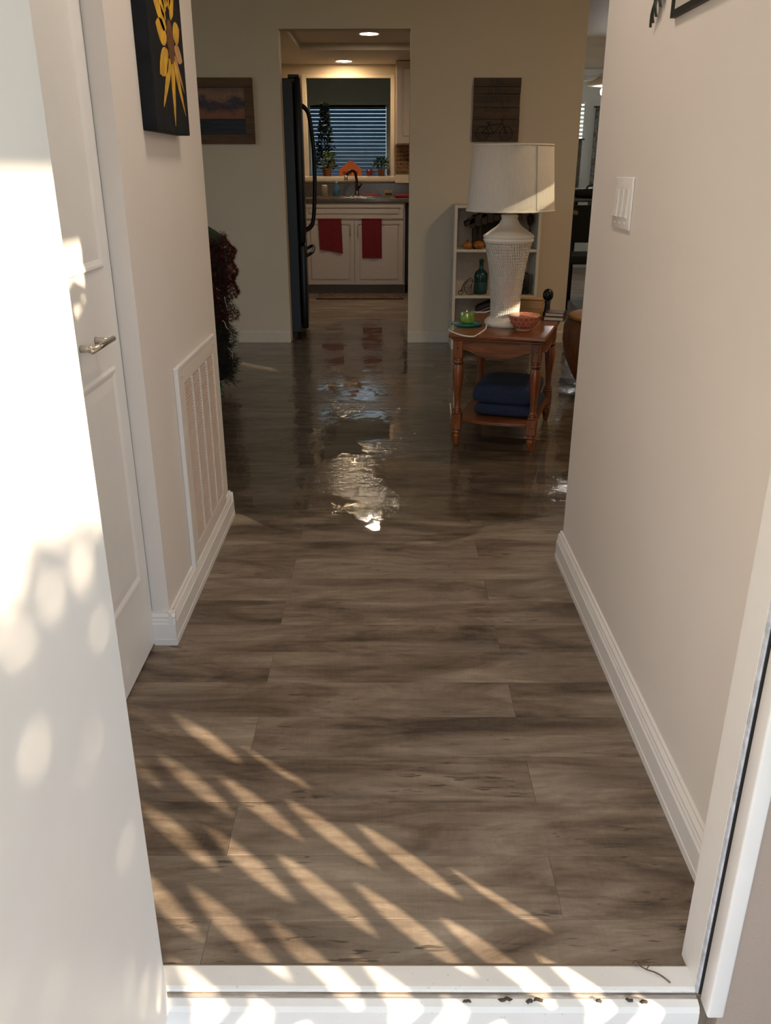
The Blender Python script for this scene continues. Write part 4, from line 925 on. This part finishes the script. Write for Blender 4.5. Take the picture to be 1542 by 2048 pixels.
for i in range(9000):
    t = rnd.random(); a = rnd.uniform(-PI*.7, PI*.4); z = .44 + t*.46 if rnd.random() < .8 else rnd.uniform(.60, .92); r_ = tree_r(z) + .016 + .012*math.sin(z*55 + a*2)
    if z < .56 and math.sin(a*3+z*20) < -.2: continue
    c = Vector((tx + r_*math.cos(a), ty + r_*math.sin(a), z)); d = Vector((rnd.uniform(-1, 1), rnd.uniform(-1, 1), rnd.uniform(-1, 1))).normalized()*rnd.uniform(.010, .024)
    s_ = d.orthogonal().normalized()*.0022; m.add([c-s_, c+s_, c+d], [(0, 1, 2)])
o = m.build('tinsel_garland', plain('maroon_tinsel', (.075, .012, .016), .3, .5, var=.6, scale=30), ct_); o['kind'] = 'stuff'
for k in range(7):
    a = R(-35 + k*9); z = .46 + .05*(k % 3); r_ = .315
    pts = [(tx + (r_+.005*q)*math.cos(a+.035*q*(-1)**k), ty + (r_+.005*q)*math.sin(a+.035*q*(-1)**k), z + .028*q*(1 if k % 2 else -.6) + .01*math.sin(q*2.0)) for q in range(4)]
    MB().tube(smooth(pts, 4), [.0028]*13, 5).build('white_twig', plain('frosted_twig', (.45, .42, .36), .6, var=.3), ct_)
for k, z in enumerate((.30, .37)):
    a = R(-28+k*14); MB().tube(smooth([(tx+.31*math.cos(a), ty+.31*math.sin(a), z), (tx+.325*math.cos(a+.05), ty+.325*math.sin(a+.05), z-.03), (tx+.322*math.cos(a+.07), ty+.322*math.sin(a+.07), z-.07)], 4), .0025, 5).build('white_twig', MATS['frosted_twig'], ct_)
MB().lathe([(.20, .85), (.265, .875), (.26, .895), (.21, .93), (.12, .985), (.02, 1.03)], (tx+.01, ty), 20).build('green_cap', plain('green_felt', (.022, .045, .022), .8, var=.4, scale=18), ct_)
M_gst = plain('green_stand', (.075, .20, .11), .5)
for k in range(4):
    a = R(-14 + 90*k); MB().tube([(tx, ty, .09), (tx+.18*math.cos(a), ty+.18*math.sin(a), .07), (tx+.215*math.cos(a), ty+.215*math.sin(a), .018)], [.022, .02, .017], 8).build('stand_foot', M_gst, ct_)

# ================================================================== RIGHT: BARREL STOOL
sx_, sy_ = 1.335, 5.02
bs_ = thing('barrel_stool', 'rounded brown wooden barrel stool past the right hallway wall', 'stool', (sx_, sy_, 0))
MB().lathe([(.13, 0), (.16, .02), (.215, .10), (.262, .20), (.288, .31), (.285, .39), (.262, .43), (.235, .445)], (sx_, sy_), 40).build('body', wood('warm_brown_wood', (.10, .028, .008), (.26, .085, .024), .7, .4, 2), bs_)
MB().lathe([(.26, .440), (.268, .448), (.25, .462), (.0, .466)], (sx_, sy_), 40, caps=False).build('seat', plain('tan_seat', (.33, .16, .055), .5, var=.2), bs_)

# ================================================================== BACK ROOM (seen past the far wall)
w6 = bpy.data.objects.new('window_5', None); C.objects.link(w6); w6.location = (2.25, 12, 1.15); struct(w6, 'blind covered window of the back room', 'window')
for i in range(18): slat(w6, 1.96, 2.55, 11.97, 1.17+i*.049, .05, R(35), M_slat)
MB().box((1.95, 12.05, 1.15), (2.56, 12.055, 2.04)).build('pane', M_glass, w6); MB().bbox((2.535, 11.96, 1.13), (2.585, 12.0, 2.07), .004).build('casing', M_swall, w6)
def curtain(x0, x1, z0, z1, y, lab, mat, seed):
    t = thing('curtain', lab, 'curtain', ((x0+x1)/2, y, z0)); n = 40; vs = []; fs = []
    for z in (z0, (z0+z1)/2, z1):
        for i in range(n+1): u = i/n; vs.append((x0+(x1-x0)*u, y + .022*math.sin(u*(x1-x0)*70+seed), z))
    for j in range(2):
        for i in range(n): a = j*(n+1)+i; fs.append((a, a+1, a+n+2, a+n+1))
    o = MB().add(vs, fs, True).build('cloth', mat, t); md = o.modifiers.new('thick', 'SOLIDIFY'); md.thickness = .004
    MB().tube([(x0-.03, y, z1), (x1+.03, y, z1)], .008, 8).build('rod', M_bronze, t)
s = NT('patterned_grey_curtain'); co = s.n('NewGeometry').outputs['Position']; s.bsdf(s.ramp(s.noise(co, 16, 4, .6, 1.0), [(.42, (.10, .10, .095, 1)), (.6, (.26, .26, .25, 1))]), .9)
curtain(2.67, 2.99, .75, 2.0, 11.90, 'grey patterned curtain hanging in the back room', s.m, 1)
curtain(2.36, 2.52, .75, 1.62, 11.88, 'short tied back curtain beside the back room window', plain('taupe_curtain', (.15, .14, .115), .9, var=.4, scale=14), 4)
fn = thing('ceiling_fan_light', 'bright glass globe of a ceiling fan light in the back room', 'ceiling light', (2.335, 10.0, 2.0))
MB().lathe([(.004, 0), (.035, .012), (.058, .04), (.062, .07), (.045, .10), (.02, .11)], (2.335, 10.0), 24, z0=1.965).build('globe', emit('globe_light', (1, .97, .93, 1), 70), fn)
MB().tube([(2.335, 10, 2.06), (2.335, 10, CEIL)], .012, 8).build('rod', M_white, fn)
for k in range(4):
    a = R(20+90*k); c, s2 = math.cos(a), math.sin(a); vs = [(2.335+c*.10-s2*.04, 10+s2*.10+c*.04, 2.16), (2.335+c*.10+s2*.04, 10+s2*.10-c*.04, 2.17), (2.335+c*.55+s2*.065, 10+s2*.55-c*.065, 2.17), (2.335+c*.55-s2*.065, 10+s2*.55+c*.065, 2.16)]
    MB().add(vs + [(x, y, z+.006) for x, y, z in vs], [(0, 1, 2, 3), (7, 6, 5, 4), (0, 4, 5, 1), (1, 5, 6, 2), (2, 6, 7, 3), (3, 7, 4, 0)]).build('blade', M_bc, fn)
MB().lathe([(.05, 2.075), (.21, 2.085), (.215, 2.10), (.12, 2.15), (.08, 2.19), (.03, 2.21)], (2.335, 10), 24).build('motor_shield', M_bc, fn)  # housing made wide to keep the globe's light off the ceiling
pt = thing('patio_table', 'grey metal table in the dim back room', 'table', (2.2, 9.1, 0))
MB().bbox((1.83, 8.85, .955), (2.75, 9.5, .985), .008, 2).build('top', plain('grey_metal', (.12, .125, .125), .4, .3), pt)
for x in (1.88, 2.70):
    for y in (8.9, 9.45): MB().tube([(x, y, 0), (x, y, .955)], .016, 8).build('leg', M_blackmat, pt)
tb2 = thing('tote_bag', 'black bag lying on the back room table', 'bag', (2.05, 9.1, .985)); soft(.42, .3, .10, .985, 8, 2.08, 9.12).build('body', M_blackmat, tb2)
MB().tube(smooth([(1.98, 9.0, 1.06), (2.02, 8.99, 1.11), (2.10, 8.99, 1.11), (2.14, 9.0, 1.06)]), .008, 6).build('handle', M_blackmat, tb2)
chh = thing('patio_chair', 'black chair with white floral cushion in the back room', 'chair', (2.0, 8.45, 0))
s = NT('floral_cushion'); co = s.n('TexCoord').outputs['Object']; vv = s.n('TexVoronoi', Scale=7.0); s.set(vv.inputs['Vector'], s.vec(co, (1, 1, 1))); nn = s.noise(co, 12, 2)
s.bsdf(s.ramp(s.math('ADD', vv.outputs['Distance'], s.math('MULTIPLY', nn, .5)), [(.34, (.30, .29, .27, 1)), (.40, (.02, .02, .02, 1))]), .9)
MB().bbox((1.70, 8.20, .62), (2.28, 8.27, .95), .03, 3).build('back_cushion', s.m, chh); MB().bbox((1.70, 8.22, .42), (2.28, 8.75, .50), .03, 3).build('seat_cushion', plain('dark_seat', (.03, .03, .03), .9), chh)
for x in (1.72, 2.26):
    MB().tube([(x, 8.24, 0), (x, 8.24, .97)], .014, 8).build('leg', M_blackmat, chh); MB().tube([(x, 8.72, 0), (x, 8.72, .44)], .014, 8).build('leg', M_blackmat, chh)
    MB().tube(smooth([(x, 8.24, .66), (x, 8.5, .68), (x, 8.72, .60), (x, 8.72, .44)]), .012, 8).build('armrest', M_blackmat, chh)

# ================================================================== BITS ON THE THRESHOLD
tw = thing('twig', 'small dry twig with a bud on the threshold by the right jamb', 'twig', (.44, 1.00, .006))
M_tw = plain('dry_twig', (.10, .065, .04), .9, var=.4)
MB().tube(smooth([(.422, 1.019, .012), (.435, 1.012, .009), (.447, 1.006, .010), (.459, 1.000, .007), (.468, .989, .007)], 4), .0012, 5).build('stem', M_tw, tw)
MB().lathe([(.0005, 0), (.004, .002), (.005, .005), (.003, .009), (.0005, .011)], (.419, 1.021), 8, z0=.008).build('bud', M_tw, tw)
MB().tube([(.435, 1.012, .010), (.441, 1.017, .013)], .0008, 4).build('side_shoot', M_tw, tw)
rnd = random.Random(3)
for i, (x, l) in enumerate(((.130, .014), (.193, .024), (.232, .012), (.247, .016), (.345, .010), (.395, .012), (.418, .014))):
    m = MB(); n = 6
    pts = [(x + l*(k/(n-1)-.5), .962 + rnd.uniform(-.002, .002) + .003*(i % 2), -.0030 + .0015*math.sin(PI*k/(n-1))) for k in range(n)]
    m.tube(pts, [.0006] + [.0022+rnd.uniform(0, .0012)]*(n-2) + [.0006], 6)
    tag(rebase(m.build('leaf_scrap', plain('dead_leaf', (.07, .05, .035), .9, var=.4))), ['leftmost dark dead leaf scrap in the threshold groove', 'largest curled dead leaf scrap in the threshold groove', 'brown scrap just right of the largest dead leaf', 'long thin scrap right of the two brown scraps', 'tiny curled scrap below the dry twig', 'dark crumb of leaf nearing the right jamb', 'rightmost dark leaf scrap by the right jamb'][i], 'leaf scrap', 'leaf scraps on the threshold')

# ================================================================== OUTDOORS (porch that shapes the light)
M_conc = plain('painted_porch_concrete', (.30, .235, .20), .8, var=.15, scale=12, bump=.3)
struct(MB().box((-3, -3.5, -.25), (3.2, YF0, -.10)).build('porch_floor', M_conc), 'brown painted concrete porch below the threshold', 'porch')
struct(MB().box((-40, -60, -.5), (40, .94, -.26)).build('ground', plain('lawn', (.16, .20, .09), .95, var=.4, scale=3)), 'lawn and ground outside the house', 'ground')
struct(MB().box((-2.6, -1.7, 2.524), (2.5, YF0, 2.60)).build('porch_roof', plain('porch_ceiling_paint', (.72, .68, .62), .7)), 'pale porch roof over the front door', 'roof')
# unseen cut screen, its holes laid out to cast the floor sun patches
gs = thing('shadow_screen', 'unseen cut metal screen added to cast leaf shaped sun patches', 'screen', (1.0, .0, -.1))
XS = 1.0; v1 = Vector((.05, -.07)); v2 = Vector((-.055, -.14)); org = Vector((.545, .573))
M_scr = plain('brown_screen_metal', (.05, .035, .025), .6)
m = MB(); NS = 16
def inside(c): return -.90 < c.x < .64 and .02 < c.y < .93
for i in range(-30, 31):
    for j in range(-14, 15):
        c = org + v1*i + v2*j
        if not inside(c): continue
        hole = []; rim = []
        ax = v2.normalized(); ay = Vector((-ax.y, ax.x))
        for k in range(NS):
            a = 2*PI*k/NS; u = .047*math.cos(a); w = .0235*math.sin(a)*abs(math.sin(a))**.35
            hole.append(c + ax*u + ay*w)
            ca, sa = math.cos(a), math.sin(a); q = max(abs(ca), abs(sa)); rim.append(c + v2*.5*ca/q + v1*(.5*sa/q))
        vs = [(XS, p.x, p.y) for p in hole] + [(XS, p.x, p.y) for p in rim]; vs += [(x+.004, y, z) for x, y, z in vs]
        fs = [(k, (k+1) % NS, NS+(k+1) % NS, NS+k) for k in range(NS)] + [(2*NS+NS+k, 2*NS+NS+(k+1) % NS, 2*NS+(k+1) % NS, 2*NS+k) for k in range(NS)]
        m.add(vs, fs)
o = m.build('cut_panel', M_scr, gs); o['kind'] = 'stuff'
for p, q in (((XS-.01, -.98, .93), (XS+.016, .74, .985)), ((XS-.01, -.98, -.1), (XS+.016, -.88, .985)), ((XS-.01, .548, -.1), (XS+.016, .80, .985)), ((XS-.01, -.98, -.1), (XS+.016, .74, .05))): MB().box(p, q).build('frame_bar', M_scr, gs)  # wide post by the wall blocks sun from the stucco and moulding
def shrub(name, lab, x, y, z0, z1, rx, ry, n, seed):  # unseen foliage added to block part of the sun on the doors
    t = thing(name, lab, 'shrub', (x, y, -.1), group='unseen shading foliage'); rnd = random.Random(seed); m = MB()
    for i in range(n):
        while True:
            p = Vector((rnd.uniform(-1, 1), rnd.uniform(-1, 1), rnd.uniform(-1, 1)))
            if p.length < 1: break
        c = Vector((x + p.x*rx, y + p.y*ry, (z0+z1)/2 + p.z*(z1-z0)/2)); d = Vector((rnd.uniform(-1, 1), rnd.uniform(-1, 1), rnd.uniform(-1, .6))).normalized()*rnd.uniform(.05, .09); s3 = d.orthogonal().normalized()*.022
        m.add([c, c+d*.5+s3, c+d, c+d*.5-s3], [(0, 1, 2, 3)])
    o = m.build('leaves', M_lf, t); o['kind'] = 'stuff'
    MB().tube([(x, y, .15), (x, y, (z0+z1)/2)], [.018, .012], 8).build('trunk', M_dk, t); MB().lathe([(.12, 0), (.15, .22), (.165, .225), (.165, .26), (.14, .26), (.135, .2)], (x, y), 24, z0=-.1).build('pot', M_pot, t)
shrub('shade_foliage', 'unseen potted shrub added to shade the closet door', 1.32, .36, 1.0, 1.92, .26, .36, 2600, 21)
shrub('shade_foliage', 'unseen small tree added to shade the lower front door softly', 4.6, -3.05, 2.46, 3.0, .7, 1.05, 5200, 22)
